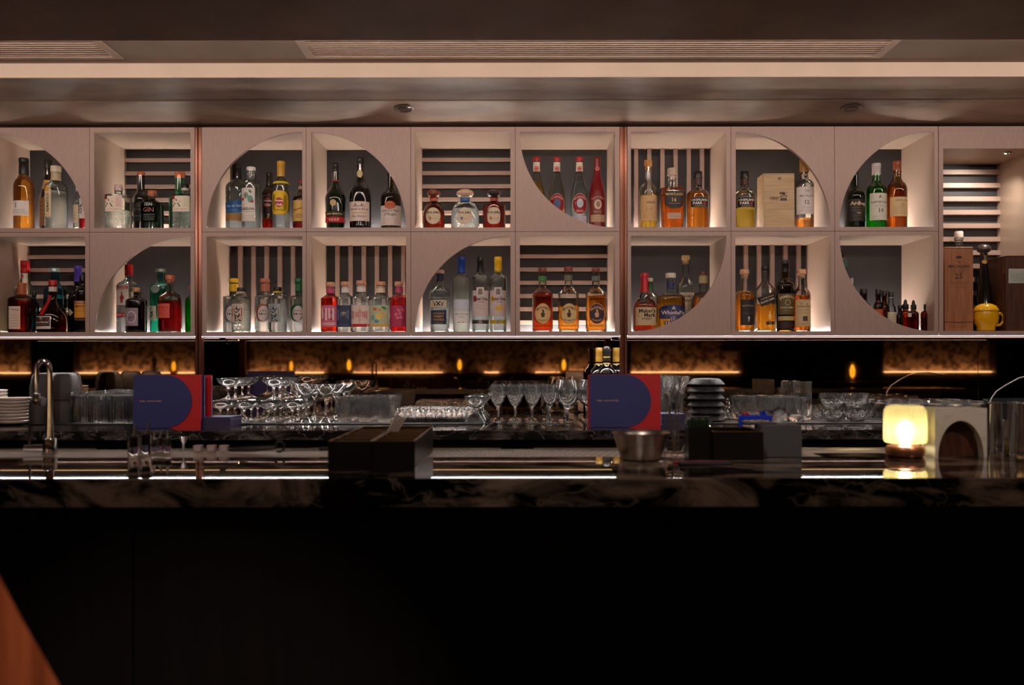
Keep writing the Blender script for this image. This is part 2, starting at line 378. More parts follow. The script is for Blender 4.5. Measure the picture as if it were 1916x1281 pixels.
# tall niche at the right
t = thing('tall_display_niche', 'tall taupe niche at the right edge lit from above', 'cabinet')
a0, a1 = XU(1765), XU(1942); q1 = ZV(279)
b = MB().box(XU(1757),a0,3.8,BACK,ZB,ZT).box(a1,a1+.03,3.8,BACK,ZB,ZT).box(a0,a1,3.8,BACK,ZB,LZ0).box(a0,a1,3.8,BACK,q1,ZT)
obj('carcass', b, M_IN, t, 0)
obj('front_edge', MB().box(XU(1757),a0,3.7988,3.8,ZB,ZT).box(a1,a1+.03,3.7988,3.8,ZB,ZT).box(a0,a1,3.7988,3.8,ZB,LZ0).box(a0,a1,3.7988,3.8,q1,ZV(247)).box(a0,a1,3.7988,3.8,ZV(246),ZT), M_CAB, t, 0)
obj('back_panel', MB().box(a0,a1,4.118,4.134,LZ0,q1), M_BACK, t, 0)
for k in range(13):
    z = EYE+(HY-294)/F*4.1-k*.0605
    if z-.02 > LZ0: obj('slat', MB().box(a0,a1,4.09,4.118,z-.021,z), M_SLAT, t, 0)
spot('niche_light', (2.11,3.87,q1-.008), (1.93,4.10,1.75), 12, (1,.88,.74), 128, .9, .012)
obj('lamp_ring', MB().lathe([(-.001,.018),(-.005,.016),(-.005,.012),(-.001,.011)], 20, (2.11,3.87,q1), cap0=False, cap1=False), M_STEEL, t)
# LED profile along the bottom front edge
for nm, u0, u1, lb in (('led_profile', -80, 365, 'left'), ('led_profile', 378, 1160, 'middle'), ('led_profile', 1174, 1995, 'right')):
    o = thing('led_light_bar', 'thin cool white light bar under the '+lb+' cabinet', 'light', (XU((u0+u1)/2), 3.81, ZB))
    L = (XU(u1)-XU(u0))/2
    obj('diffuser', MB().box(-L,L,-.003,.029,-.0007,-.0001), emit('bar_led', (1,.92,.88), 40), o, 0)
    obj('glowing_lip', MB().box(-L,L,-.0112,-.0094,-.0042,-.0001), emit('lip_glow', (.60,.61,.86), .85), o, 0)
    obj('underside_shade_sheet', MB().box(-L,L,.031,.034,-.0045,.0).box(-L,L,.034,.298,-.0006,.0), mat('underside_shade_tone', (52,46,43), .6), o, 0)  # dark sheet behind the rear lip, underside shade put into its colour
    obj('rear_glow_line', MB().box(-L,L,.300,.303,-.0014,-.0002), emit('rear_glow', (1,.62,.3), 2.2), o, 0)  # thin warm emissive line along the rear edge
struct('trim_3', MB().box(XU(1957),RX,3.80,4.19,ZB,ZT), M_CAB, None, 0)
struct('trim_4', MB().box(-RX,XU(-31),3.80,4.19,ZB,ZT), M_CAB, None, 0)
# copper posts
for k, (u0, u1, lb) in enumerate(((365.5,377.5,'left copper cabinet post beside the first menu'), (1160.5,1173.5,'right copper cabinet post rising behind the second menu'))):
    x0, x1 = XU(u0), XU(u1); w_ = x1-x0; zc = EYE-.2426
    t = thing('copper_post', lb, 'post', (x0, 3.8, zc))
    p = [(0,.0),(w_*.36,0),(w_*.44,.006),(w_*.56,.006),(w_*.64,0),(w_,0),(w_,.03),(0,.03)]
    b = MB(); H_ = ZT-zc
    v = [(x,y,0) for x,y in p]+[(x,y,H_) for x,y in p]; n = 8
    b.add(v, [tuple(range(n))[::-1], tuple(range(n,2*n))]+[(i,(i+1)%n,n+(i+1)%n,n+i) for i in range(n)])
    obj('profile', b, M_COPPER, t, 0)
    obj('base_plate', MB().box(-.006,w_+.006,-.006,.036,0,.004), M_COPPER, t, 0)
# bronze mirror splashback, five panes
M_MIRROR = mat('bronze_mirror', (156,128,104), .025, 1, .03, 3)
zc = EYE-.2426
t = thing('bronze_mirror', 'bronze tinted mirror behind the back counter', 'mirror', (0,4.12,zc))
for u0, u1 in ((-200,366),(366,425),(425,1160),(1160,1830),(1830,2200)):
    obj('mirror_pane', MB().rbox((u0-CX)/F*4.12+.0008,(u1-CX)/F*4.12-.0008,0,.008,.0,ZB-zc+.03,.0005), M_MIRROR, t, 0)
obj('backing_board', MB().box(-3,3,.008,.05,0,ZB-zc+.03), M_BLACK, t, 0)
# back counter
t = thing('back_counter', 'grey marble back counter with dark drawers below', 'counter', (0,3.25,0))
obj('marble_top', MB().rbox(-3,3,0,.87,zc-.035,zc,.003), M_MARBLE2, t, 0)
obj('carcass', MB().box(-3,3,.10,.86,.1,zc-.035), M_BLACK, t, 0)
obj('plinth', MB().box(-3,3,.14,.86,0,.1), M_BLACK, t, 0)
edges = [-3,-2.2,-1.46,-.70,.02,.80,1.55,2.3,3]
for i in range(8):
    d = obj('drawer', MB().rbox(edges[i]+.02,edges[i+1]-.02,.075,.10,.52,zc-.048,.002), M_DRAWER, t, 0)
    obj('handle', MB().box(edges[i]+.06,edges[i+1]-.06,.062,.075,zc-.075,zc-.068), M_STEEL, d, 0)
    obj('door', MB().rbox(edges[i]+.02,edges[i+1]-.02,.075,.10,.12,.51,.002), M_DRAWER, t, 0)
# rubber bar mats on the counter
M_MAT = mat('black_rubber', (30,29,30), .55, 0, .1, 300, .3)
for i, (u0, u1) in enumerate(((-40,245),(420,905),(1290,1690))):
    D = 3.57; b = MB().rbox((u0-CX)/F*D,(u1-CX)/F*D,D,4.10,0,.004,.001)
    o = obj('bar_mat', b, M_MAT, None, 0, (0,0,zc)); tag(o, ['black rubber bar mat under the plates at the left','black rubber bar mat under the coupes and tumblers','black rubber bar mat under the swirled bowls at the right'][i], 'mat')
# front bar
ZBAR = EYE-.187
t = thing('front_bar', 'long front bar with polished dark marble top and black front', 'bar counter', (0,1.465,0))
obj('marble_top', MB().prismx([(0,ZBAR-.0457),(.335,ZBAR-.0457),(.335,ZBAR),(.0015,ZBAR),(0,ZBAR-.0015)], -3.2, .62), M_MARBLE, t, 0)
obj('marble_top', MB().prismx([(0,ZBAR-.0457),(.405,ZBAR-.0457),(.405,ZBAR),(.0015,ZBAR),(0,ZBAR-.0015)], .6205, 3.2), M_MARBLE, t, 0)
xs = [-3.2,-1.9,-.62,.25,.56,1.6,3.2]
for i in range(6): obj('front_board', MB().rbox(xs[i]+.001,xs[i+1]-.001,.02,.045,.1,ZBAR-.0457,.0015), M_BARF, t, 0)
obj('toe_kick', MB().box(-3.2,3.2,.08,.45,0,.1), M_BLACK, t, 0)
obj('carcass', MB().box(-3.2,3.2,.045,.40,.1,ZBAR-.0457), M_BLACK, t, 0)
o = thing('drip_rail', 'perforated steel drip rail along the rear of the bar', 'drip tray', (0,1.80,ZBAR))
b = MB().box(-3.2,.615,0.002,.14,-.03,-.0003).box(-3.2,.615,.132,.14,0,.002); b.box(.615,3.2,.073,.15,-.03,-.0003).box(.615,3.2,.142,.15,0,.003)
obj('tray', b, M_STEEL, o, 0)
b = MB()
for i in range(46):
    for j in range(4):
        x = -.155+i*.0165+(j%2)*.008; y = .03+j*.026
        b.lathe([(0,.0032),(.0003,.0032)], 6, (x,y,0))
h = obj('holes', b, M_BLACK, o, 0); h['kind'] = 'stuff'
# bar undersides / bartender station
o = thing('underbar_station', 'steel bartender station behind the front bar', 'worktop', (0,1.94,0))
obj('shelf', MB().rbox(-3,3,.02,.36,.84,.87,.003), M_STEEL, o, 0)
for x in (-2.9,-1.45,0,1.45,2.9): obj('leg', MB().lathe([(0,.02),(.84,.02)], 12, (x,.2,0)), M_STEEL, o)
# ------------------------------------------------------------------ guest room, seen in the mirror
def rp(u, v, y):
    V = 8.24-y; return Vector(((u-CX)/F*V, y, EYE+(HY-v)/F*V))
lz = EYE-.13
def RXU(u, y=YB): return (u-CX)/F*(8.24-y)
for i, (u0, u1) in enumerate(((68,150),(372,468),(1115,1178),(1380,1645),(1850,1925))):  # dark timber columns; the widest is added in place of a dark void
    struct('wall_dark_block_%d' % (i+1), MB().rbox(RXU(u0),RXU(u1),YB,YB+.16,0,EYE+1.0,.01), mat('dark_timber', (40,20,16), .45, 0, .15, 12, stretch=(6,6,.4)), None, 0)
o = thing('wall_banquette', 'long dark banquette along the far wall, seen in the mirror', 'bench', (0,YB,0))
obj('back_ledge', MB().rbox(-6.8,6.8,.16,.30,lz-.06,lz,.005), M_WALNUT, o, 0)
for i in range(12):
    x = -6.8+i*1.133; obj('back_cushion', MB().rbox(x+.004,x+1.129,.20,.36,.42,lz-.06,.02), mat('dark_leather', (30,18,16), .4, 0, .1, 60), o, 40)
    obj('seat_cushion', MB().rbox(x+.004,x+1.129,.22,.85,.3,.45,.02), mat('dark_leather', (30,18,16), .4), o, 40)
obj('base', MB().box(-6.8,6.8,.2,.8,0,.3), M_BLACK, o, 0)
o = thing('wall_light_strip', 'warm light strip hidden behind the banquette ledge', 'light', (0,YB+.10,lz))
cuts = [(-70,68),(150,372),(468,610),(650,830),(905,935),(1000,1110),(1178,1380),(1645,1850)]
for u0, u1 in cuts: obj('led_strip', MB().box(RXU(u0)+.01,RXU(u1)-.01,-.02,.0,-.03,.007), emit('wall_led', (1,.64,.36), 14), o, 0)
M_SHADE = emit('lamp_glow', (1,.72,.18), 3.4)
M_FLAME = emit('lamp_flame', (1,.82,.38), 26)
M_SHELLY = shell('ribbed_lamp_glass', (236,214,120), (200,168,70))
for i, (u, y, s) in enumerate(((325,YB+.26,1.0),(545,YB+.26,.8),(653,-2.1,1.0),(860,-2.1,1.0),(1055,-2.1,1.0),(1595,.2,1.0))):
    p = rp(u, 697 if y < -1 else 714, y); zz = lz if y < -3 else EYE-.187 if y > 0 else .76
    zz = p.z if y > -3 else lz
    t = thing('mirrored_table_lamp', 'small glowing table lamp in the mirror, '+(ORD+['rightmost'])[i if i < 5 else 9], 'lamp', (p.x,y,zz))
    obj('glow', MB().lathe([(.03,.006),(.05,.020*s),(.10,.024*s),(.14,.012),(.15,.004)], 14), emit('far_flame', (1,.66,.16), 5), t)
    obj('shade', MB().lathe([(.02,.056),(.16,.056),(.17,.05)], 24, cap0=False, cap1=False), M_SHELLY, t)
    obj('base', MB().lathe([(0,.04),(.01,.05),(.02,.045)], 20), M_COPPER, t)
    if y > -3:
        tb = thing('cafe_table', 'dark guest table under a lamp in the mirror, '+ORD[max(0,i-2)], 'table', (p.x,y,0))
        obj('table_top', MB().lathe([(zz-.03,.32),(zz-.001,.34)], 32), M_WALNUT, tb); obj('pedestal', MB().lathe([(0,.22),(.02,.22),(.03,.03),(zz-.03,.03)], 20), M_BLACK, tb)
pm = rp(289,697,YB+.24)
t = thing('pepper_mill', 'dark pepper mill silhouetted on the banquette ledge', 'mill', (pm.x,YB+.24,lz))
obj('body', MB().lathe([(0,.034),(.02,.034),(.03,.026),(.08,.022),(.12,.03),(.15,.028)], 20), M_BLACK, t)
obj('crank_top', MB().lathe([(.15,.03),(.16,.036),(.18,.032),(.195,.012),(.205,.006),(.215,.008),(.22,.003)], 20), M_BLACK, t)
for i, u in enumerate((10,130,520,610,745,930,1205,1310,1730,1850)):
    y = -1.15-.22*(i % 3); p = rp(u, 720, y)
    t = thing('guest_chair', 'dark guest chair in the mirror, '+(ORD+['rightmost'])[i], 'chair', (p.x,y,0), .2*(i%3)-.2)
    obj('backrest', MB().lathe([(.55,.24),(p.z*.8+.12+.02*(i%2),.27),(p.z*.8+.14+.02*(i%2),.25)], 20, sy=.6), mat('dark_velvet', (24,15,14), .8), t)
    obj('seat', MB().lathe([(.40,.24),(.44,.26),(.48,.25)], 20), mat('dark_velvet', (24,15,14), .8), t)
    for a in (.8,2.3,3.9,5.5): obj('leg', MB().tube([(.16*math.cos(a),.16*math.sin(a),.40),(.22*math.cos(a),.22*math.sin(a),0)], [.015,.01], 8), M_BLACK, t)
t = thing('pendant_lamp', 'wide dark unlit pendant lamp seen in the mirror', 'lamp', (rp(1460,640,-1.5).x,-1.5,EYE+1.0))
zz = rp(1460,657,-1.5).z-EYE-1.0
obj('shade', MB().lathe([(zz,.62),(zz+.04,.66),(zz+.16,.5),(zz+.26,.12),(zz+.28,.03)], 40), mat('dark_red_shade', (44,14,12), .6), t)
obj('cord', MB().lathe([(zz+.27,.006),(0,.006)], 8), M_BLACK, t)
for i, sx in enumerate((-2.0, 2.0)):  # made-up fittings that carry the added bulbs
    t = thing('added_pendant', 'unseen pendant added to brighten ceiling and bar front, '+('left','right')[i], 'lamp', (sx,-1.0,EYE+1.0))
    obj('cord', MB().lathe([(-.40,.003),(0,.003)], 8), M_BLACK, t)
    obj('cap', MB().lathe([(-.42,.03),(-.40,.02),(-.39,.006)], 20), M_COPPER, t)
    obj('shade', MB().lathe([(-.60,.10),(-.55,.09),(-.46,.05),(-.42,.03)], 28, cap0=False, cap1=False), M_COPPER, t)
# ================================================================== BOTTLES
def bottle(name, label, row, u, half, top, D=3.89, body=.5, neck=.72, rn=.3, sh='r', n=2, dr=1, taper=1, base=1, bulge=0, glass=None, liq=None, fill=.5,
           cap=('plain',(20,20,20),.86,1.15), labels=(), foil=None, lip=True, group=None, topw=1, texture=0, cat='bottle'):
    """u: centre column, half: half width in photo px, top: photo row of the top; body/neck: where the straight body ends and the neck starts (fraction of height)"""
    s = F/D; zf = {'U':UZ0,'L':LZ0}[row] if isinstance(row, str) else row
    c = px(u, 500 if isinstance(row, str) else 700, D); cx = c.x; v_top = top + ROLL*(u-CX)
    H = EYE+(HY-v_top)/s - zf; a = half/s
    T = thing(name, label, cat, (cx, D, zf), 0, group)
    hc = cap[2]*H if cap else H
    if sh == 'r' and texture == 0: body += .03; neck = max(neck, min(neck+.05, (cap[2] if cap else 1)-.03))
    def prof(z):
        t = z/H
        if t <= body:
            r = 1-(1-taper)*(1-t/body) if taper <= 1 else 1+(taper-1)*(1-t/body)
            if base != 1: r *= base+(1-base)*min(1, t/(body*.35))**.6
            if bulge: r *= 1+bulge*math.sin(math.pi*min(1, t/body))
            if t < .02: r *= .93+.07*(t/.02)
            return a*r
        if t <= neck:
            k = (t-body)/(neck-body)
            if sh == 'r':
                if k < .62: q = math.sqrt(max(0,1-(k/.62)**2*.86))
                else: q0 = math.sqrt(1-.86); q = q0*(1-(k-.62)/.38)**1.6
            elif sh == 'f': q = 1-k**1.3 if k > .3 else 1-.12*k
            elif sh == 'o': q = math.sqrt(max(0,1-k*k))
            else: q = .5+.5*math.cos(math.pi*k)
            return a*(rn+(1-rn)*q)*(1 if k > 0 else 1)
        return a*rn*(1-.04*(t-neck))
    def ring(z, g=0):
        r = prof(z)-g; t = max(0, min(1, (r/a-rn)/(1-rn+1e-6)))
        return (z, r, r*(1+(dr-1)*t), 2+(n-2)*t)
    def surf(x, z, off):
        _, rx, ry, nn = ring(max(.001, min(z, H))); rx += off; ry += off
        k = min(.985, abs(x)/rx); return (x, -ry*(1-k**nn)**(1/nn), z)
    zs = sorted(set([0,.012*H,.02*H,.06*H]+[H*body*k/6 for k in range(1,7)]+[H*(body+(neck-body)*k/9) for k in range(1,10)]+[H*neck+.0001, hc*.97]))
    zs = [z for z in zs if z <= hc]
    pr = [ring(z) for z in zs]
    if lip: rr = pr[-1][1]; pr += [(hc*.972, rr*1.14, rr*1.14, 2), (hc, rr*1.14, rr*1.14, 2)]
    else: pr += [(hc, pr[-1][1], pr[-1][2], 2)]
    seg = 32 if n <= 2.5 else 40
    g = glass or shell('clear_bottle_glass', (246,250,248), (150,160,156))
    obj('glass_body', MB().lathe(pr, seg, cap1=not cap), g, T, 40)
    if liq:
        fh = fill*H; zz = [z for z in zs if .02*H < z < fh]+[fh]
        lp = [ring(z, .0016+.02*a) for z in zz]; lp = [(.018*H, lp[0][1]*.9, lp[0][2]*.9, lp[0][3])]+lp
        obj('liquid', MB().lathe(lp, seg), liq, T, 40)
    if cap:
        kind, cc, _, cw = cap[:4]; r = a*rn*cw; cm = cc if not isinstance(cc, tuple) else mat('cap_%d_%d_%d' % cc, cc, .35, .75 if len(cap) > 4 and cap[4] == 'm' else 0, .05, 60)
        if kind == 'plain': q = [(hc*.985, r), (hc, r*1.03), (H*.992, r*1.0), (H, r*.93)]
        elif kind == 'cork': q = [(hc*.96, r*.8), (hc+(H-hc)*.25, r*.82), (hc+(H-hc)*.27, r*1.12), (H*.99, r*1.12), (H, r*1.04)]
        elif kind == 'ball': m = (H-hc); q = [(hc*.97, r*.8), (hc+m*.08, r*.9), (hc+m*.15, r*1.35), (hc+m*.4, r*1.62), (hc+m*.7, r*1.5), (hc+m*.9, r*1.0), (H, r*.5)]
        elif kind == 'wax': q = [(H*neck*.97, r*1.25), (H*(neck+.04), r*1.0), (H*.93, r*.95), (H*.94, r*1.15), (H*.985, r*1.15), (H, r*1.0)]
        elif kind == 'long': q = [(hc*.97, r*1.02), (hc, r*1.05), (H*.93, r*1.0), (H*.935, r*1.06), (H*.99, r*1.06), (H, r*.95)]
        obj({'cork':'cork_stopper','ball':'ball_stopper','wax':'wax_seal','long':'capsule','plain':'cap'}[kind], MB().lathe(q, 24), cm, T, 40)
    if foil:   # band round the neck: (from, to, colour)
        fa, fb, fc = foil[:3]
        q = [(z, prof(z)+.0012) for z in (fa*H, (fa*.66+fb*.34)*H, (fa*.34+fb*.66)*H, fb*H)]
        obj('neck_label', MB().lathe(q, 24, cap0=False, cap1=False), mat('paper_%d_%d_%d' % fc, fc, .5), T, 40)
    def LX(uu): return (uu-u)/s
    def LZ(vv): return EYE+(HY-vv-ROLL*(u-CX))/s - zf
    for L in labels:
        kind, x0, y0, x1, y1, colr = L[:6]; extra = L[6] if len(L) > 6 else []; o = L[7] if len(L) > 7 else {}
        off = o.get('off', .0009); cxl, czl = (LX(x0)+LX(x1))/2, (LZ(y0)+LZ(y1))/2; hw, hh = abs(LX(x1)-LX(x0))/2, abs(LZ(y0)-LZ(y1))/2
        b = MB(); rot = o.get('rot', 0)
        def R_(x, z): return (cxl+x*math.cos(rot)-z*math.sin(rot), czl+x*math.sin(rot)+z*math.cos(rot))
        def patch(kind, hw, hh, off):
            b = MB()
            if kind == 'rect':
                nx, nz = 12, 5; v = []
                for j in range(nz+1):
                    for i in range(nx+1):
                        x, z = R_(hw*(2*i/nx-1), hh*(2*j/nz-1)); v.append(surf(x, z, off))
                b.add(v, [(j*(nx+1)+i, j*(nx+1)+i+1, (j+1)*(nx+1)+i+1, (j+1)*(nx+1)+i) for j in range(nz) for i in range(nx)])
            else:
                m = 32; v = [surf(*R_(0, 0), off)]
                for q in (.5, 1):
                    for i in range(m):
                        t = 2*math.pi*i/m; e = 2/o.get('pow', 2)
                        x, z = R_(hw*q*math.copysign(abs(math.cos(t))**e, math.cos(t)), hh*q*math.copysign(abs(math.sin(t))**e, math.sin(t))); v.append(surf(x, z, off))
                b.add(v, [(0,1+i,1+(i+1)%m) for i in range(m)]+[(1+i,1+m+i,1+m+(i+1)%m,1+(i+1)%m) for i in range(m)])
            return b
        if o.get('border'):
            bw = o['border'][1]/s; bo = obj('label_border', patch(kind, hw+bw, hh+bw, off*.7), mat('paper_%d_%d_%d' % o['border'][0], o['border'][0], .5), T, 0, fix=False)
        colm = colr if not isinstance(colr, tuple) else mat('paper_%d_%d_%d' % colr, colr, .55, 0, .04, 80)
        lb = obj('label', patch(kind, hw, hh, off), colm, T, 0, fix=False)
        bycol = {}
        for t in extra:
            if isinstance(t[0], str) and t[0] not in ('bar','disc','ring','tri','lines','leaf','maze','arrow'):
                s_, tx, ty, tw, tc = t[:5]; k = t[5] if len(t) > 5 else {}
                m_ = bycol.setdefault(tc, MB())
                put_text(m_, s_, lambda x, z: surf(x, z, off+.0005), LX(tx), LZ(ty), tw/s, (k['h']/s if 'h' in k else None), k.get('b', .012), k.get('sh', 0), k.get('r', 0), k.get('sp', 1), k.get('arc', 0)/s)
            else:
                kd = t[0]; m_ = bycol.setdefault(t[5] if kd not in ('lines',) else t[5], MB()); P = lambda x, y: surf(LX(x), LZ(y), off+.0004)
                x0_, y0_, x1_, y1_ = t[1:5]
                if kd == 'bar':
                    nx = 8; m_.add([P(x0_+(x1_-x0_)*i/nx, yy) for yy in (y0_, y1_) for i in range(nx+1)], [(i,i+1,nx+2+i,nx+1+i) for i in range(nx)])
                elif kd == 'lines':   # rows of unreadable small print
                    cnt = t[6]
                    for q in range(cnt):
                        yy = y0_+(y1_-y0_)*q/max(1,cnt-1); x = x0_+random.random()*1.2; xe = x1_-random.random()*1.2
                        while x < xe:
                            w_ = min(xe-x, .9+1.6*random.random()); m_.add([P(x,yy-.28),P(x+w_,yy-.28),P(x+w_,yy+.28),P(x,yy+.28)], [(0,1,2,3)]); x += w_+.5
                elif kd == 'disc':
                    k = 20; m_.add([P((x0_+x1_)/2,(y0_+y1_)/2)]+[P((x0_+x1_)/2+(x1_-x0_)/2*math.cos(6.2832*i/k),(y0_+y1_)/2+(y1_-y0_)/2*math.sin(6.2832*i/k)) for i in range(k)], [(0,1+i,1+(i+1)%k) for i in range(k)])
                elif kd == 'ring':
                    k = 24; wd = t[6] if len(t) > 6 else .8; cxx, cyy, ra, rb = (x0_+x1_)/2,(y0_+y1_)/2,(x1_-x0_)/2,(y1_-y0_)/2
                    m_.add([P(cxx+(ra-d)*math.cos(6.2832*i/k),cyy+(rb-d)*math.sin(6.2832*i/k)) for d in (0,wd) for i in range(k)], [(i,(i+1)%k,k+(i+1)%k,k+i) for i in range(k)])
                elif kd == 'tri': m_.add([P(x0_,y1_),P(x1_,y1_),P((x0_+x1_)/2,y0_)], [(0,1,2)])
                elif kd == 'leaf':
                    k = 8; m_.add([P(x0_+(x1_-x0_)*i/k+(y1_-y0_)*.25*math.sin(math.pi*i/k)*sg, y0_+(y1_-y0_)*i/k+(x0_-x1_)*.25*math.sin(math.pi*i/k)*sg) for sg in (1,-1) for i in range(k+1)], [(i,i+1,k+2+i,k+1+i) for i in range(k)])
                elif kd == 'arrow': m_.add([P((x0_+x1_)/2,y0_),P(x1_,(y0_+y1_)/2),P((x0_+x1_)/2,y1_),P(x0_,(y0_+y1_)/2)], [(0,1,2,3)])
                elif kd == 'maze':   # nested line pattern
                    mx_, my_ = (x0_+x1_)/2, (y0_+y1_)/2
                    for q in range(t[6]):
                        f_ = 1-q/t[6]; w2, h2 = (x1_-x0_)/2*f_, (y1_-y0_)/2*f_; e = .45
                        pts = [(mx_,my_-h2),(mx_+w2,my_-h2/2),(mx_+w2,my_+h2/2),(mx_,my_+h2),(mx_-w2,my_+h2/2),(mx_-w2,my_-h2/2)] if len(t) < 8 else [(mx_-w2,my_-h2),(mx_+w2,my_-h2),(mx_+w2,my_+h2),(mx_-w2,my_+h2)]
                        K = len(pts)
                        for i in range(K):
                            if (i+q) % K == 1: continue
                            (ax,ay),(bx,by) = pts[i],pts[(i+1)%K]; l_ = math.hypot(bx-ax,by-ay) or 1; nx_,ny_ = -(by-ay)/l_*e,(bx-ax)/l_*e
                            m_.add([P(ax-nx_,ay-ny_),P(bx-nx_,by-ny_),P(bx+nx_,by+ny_),P(ax+nx_,ay+ny_)], [(0,1,2,3)])
        for cc, m_ in bycol.items():
            if m_.f: obj('lettering' if any(len(t) > 4 and t[4] == cc for t in extra) else 'emblem', m_, mat('ink_%d_%d_%d' % cc, cc, .5), lb, 0, fix=False)
    return T
CLEAR = shell('clear_bottle_glass', (246,250,248), (150,160,156))
WATER = liquid('clear_spirit', (250,250,248), 1.34, cloud=.10)
WATERB = liquid('clear_spirit_textured', (246,246,242), 1.36, 0, 1, cloud=.16)
def LQ(n, c): return liquid('liquid_'+n, c)
AMB = LQ('amber', (246,170,60)); DAMB = LQ('dark_amber', (234,134,54)); GOLD = LQ('gold', (250,206,100)); RUBY = LQ('ruby', (230,40,30)); PALEG = LQ('pale_gold', (250,230,170))
WHIS = LQ('whisky', (246,162,64)); MAHO = LQ('mahogany', (196,70,24)); STRAW = LQ('straw', (246,226,160))
BROWNG = shell('brown_glass', (206,128,64), (70,30,12)); DARKG = mat('black_glass', (10,8,8), .08, 0, .1, 30, coat=.6); DKBROWN = mat('dark_brown_glass', (30,13,8), .07, 0, .1, 30, coat=.6)
GREENG = shell('green_glass', (90,206,110), (14,70,26)); DGREEN = mat('deep_green_glass', (8,24,12), .07, 0, .1, 30, coat=.6); OLIVE = shell('olive_glass', (160,150,70), (50,46,14))
TEALG = shell('teal_glass', (140,220,208), (30,120,110)); TEAL2 = shell('turquoise_glass', (110,200,214), (20,90,110)); FROST = liquid('frosted_spirit', (244,240,232), 1.3, .35)
REDM = mat('red_painted_glass', (120,18,22), .3, 0, .05, 30); PURP = mat('purple_cap', (74,60,170), .35)
K=(20,18,18); W=(232,222,206); CR=(236,214,176); RED=(176,24,28); GLD=(196,150,70); WH=(240,236,230); NAV=(24,34,76)
# ---- upper row, first cabinet
bottle('liqueur_bottle','amber liqueur bottle with white label, far left on the upper shelf','U',45,18,296,D=3.90,body=.56,neck=.80,rn=.42,glass=CLEAR,liq=AMB,fill=.76,cap=('long',K,.80,1.12),
 labels=[('rect',28,378,60,406,WH,[('lines',31,395,57,401,(90,80,90),3),('bar',38,381,39.5,391,(60,50,60))])])
bottle('liqueur_bottle','dark capped bottle with brown paper wrap, behind the frosted tall-label bottle','U',90,15,299,D=4.02,body=.42,neck=.80,rn=.42,sh='s',glass=DKBROWN,cap=('plain',K,.9,1.2),
 labels=[('rect',83,338,98,355,(222,170,110),[('To',92,346,8,RED,{'sh':.3})]),('rect',76,372,104,424,(190,140,96),[('lines',79,380,101,418,(110,50,30),6)])])
bottle('gin_bottle','squat frosted clear bottle with tall vertical cream label','U',105,19,311,D=3.885,body=.62,neck=.74,rn=.42,n=2.3,glass=CLEAR,liq=FROST,fill=.60,cap=('plain',(230,222,200),.92,1.15),foil=(.77,.91,(200,190,150)),
 labels=[('rect',92,357,105,408,CR,[('ADRIATICO',98.6,382,36,K,{'r':math.pi/2,'b':.03}),('lines',94,403,103,406,(120,90,40),2)],{'border':(GLD,.7)}),('oval',93,349,103,361,(220,180,100),[],{'off':.0012})])
bottle('liqueur_bottle','slim clear bottle half hidden behind the curved panel','U',146,8,350,D=3.93,body=.62,neck=.8,rn=.4,liq=PALEG,fill=.1,cap=('plain',WH,.93,1.1),labels=[('rect',139,384,150,418,CR,[('lines',141,398,148,410,(120,100,60),3)])])
bottle('liqueur_bottle','red liqueur bottle with vertical label, mostly behind the curved panel','U',160,11,345,D=3.90,body=.66,neck=.8,rn=.4,liq=RUBY,fill=.30,cap=('plain',WH,.93,1.1),labels=[('rect',152,372,166,410,WH,[('ADRI',155.5,392,20,K,{'r':math.pi/2,'b':.03})])])
def hexa(label, u, top, red, cap, **kw):
    P_ = (220,120,130) if red else (60,90,60)
    return bottle('gin_bottle',label,'U',u,21.5,top,D=3.885,body=.74,neck=.80,rn=.32,n=3.4,sh='f',liq=WATERB,fill=.42,cap=cap,foil=(.86,.91,WH),
     labels=[('rect',u-17,370,u+15,399,(244,232,212),[('六',u-9,383,15,K),('bar',u-17,370,u-12,376,RED),('bar',u+4,372,u+14,390,(232,200,196) if red else (226,222,196)),('lines',u-12,394.5,u+10,396,(210,40,50) if red else (90,90,80),1)])],**kw)
hexa('faceted clear bottle with pink-tinged label and clear stopper', 222, 345, True, ('plain',(226,196,190),.90,1.05))
bottle('gin_bottle','black bottle with a copper cap beside the slatted cubby wall','U',264,14,322,D=3.98,body=.52,neck=.66,rn=.50,glass=DARKG,cap=('plain',(190,110,80),.94,1.0,'m'),
 labels=[('rect',252,380,274,416,(16,15,15),[('KI',258,394,5,(150,140,120)),('NO',266,394,6,(150,140,120)),('KI NO BI',263,406,17,(170,160,140)),('lines',254,411,272,414,(130,120,100),2),('ring',260,383,266,389,(150,140,120),.6)])])
bottle('gin_bottle','short smoky bottle with a wooden stopper before the black one','U',285,19.5,357,D=3.885,body=.66,neck=.80,rn=.28,sh='s',n=2.6,glass=shell('smoky_glass',(120,140,130),(40,50,46)),liq=LQ('smoke',(200,215,205)),fill=.66,cap=('cork',(190,110,70),.86,1.3),
 labels=[('rect',270,380,301,418,shell('printed_pane',(120,130,124)),[('GIN',285,395,20,(150,90,84)),('SEN',285,385,14,(170,190,180)),('lines',275,404,297,414,(190,200,190),4)])])
bottle('gin_bottle','tall green bottle with copper cap in the right of the cubby','U',337,20,322,D=4.0,body=.50,neck=.66,rn=.44,glass=mat('bright_green_glass',(14,92,50),.08,0,.1,20,coat=.5),cap=('plain',(214,140,104),.90,1.05,'m'))
hexa('faceted clear bottle with black stopper in front of the green one', 347, 345, False, ('plain',K,.90,.95))
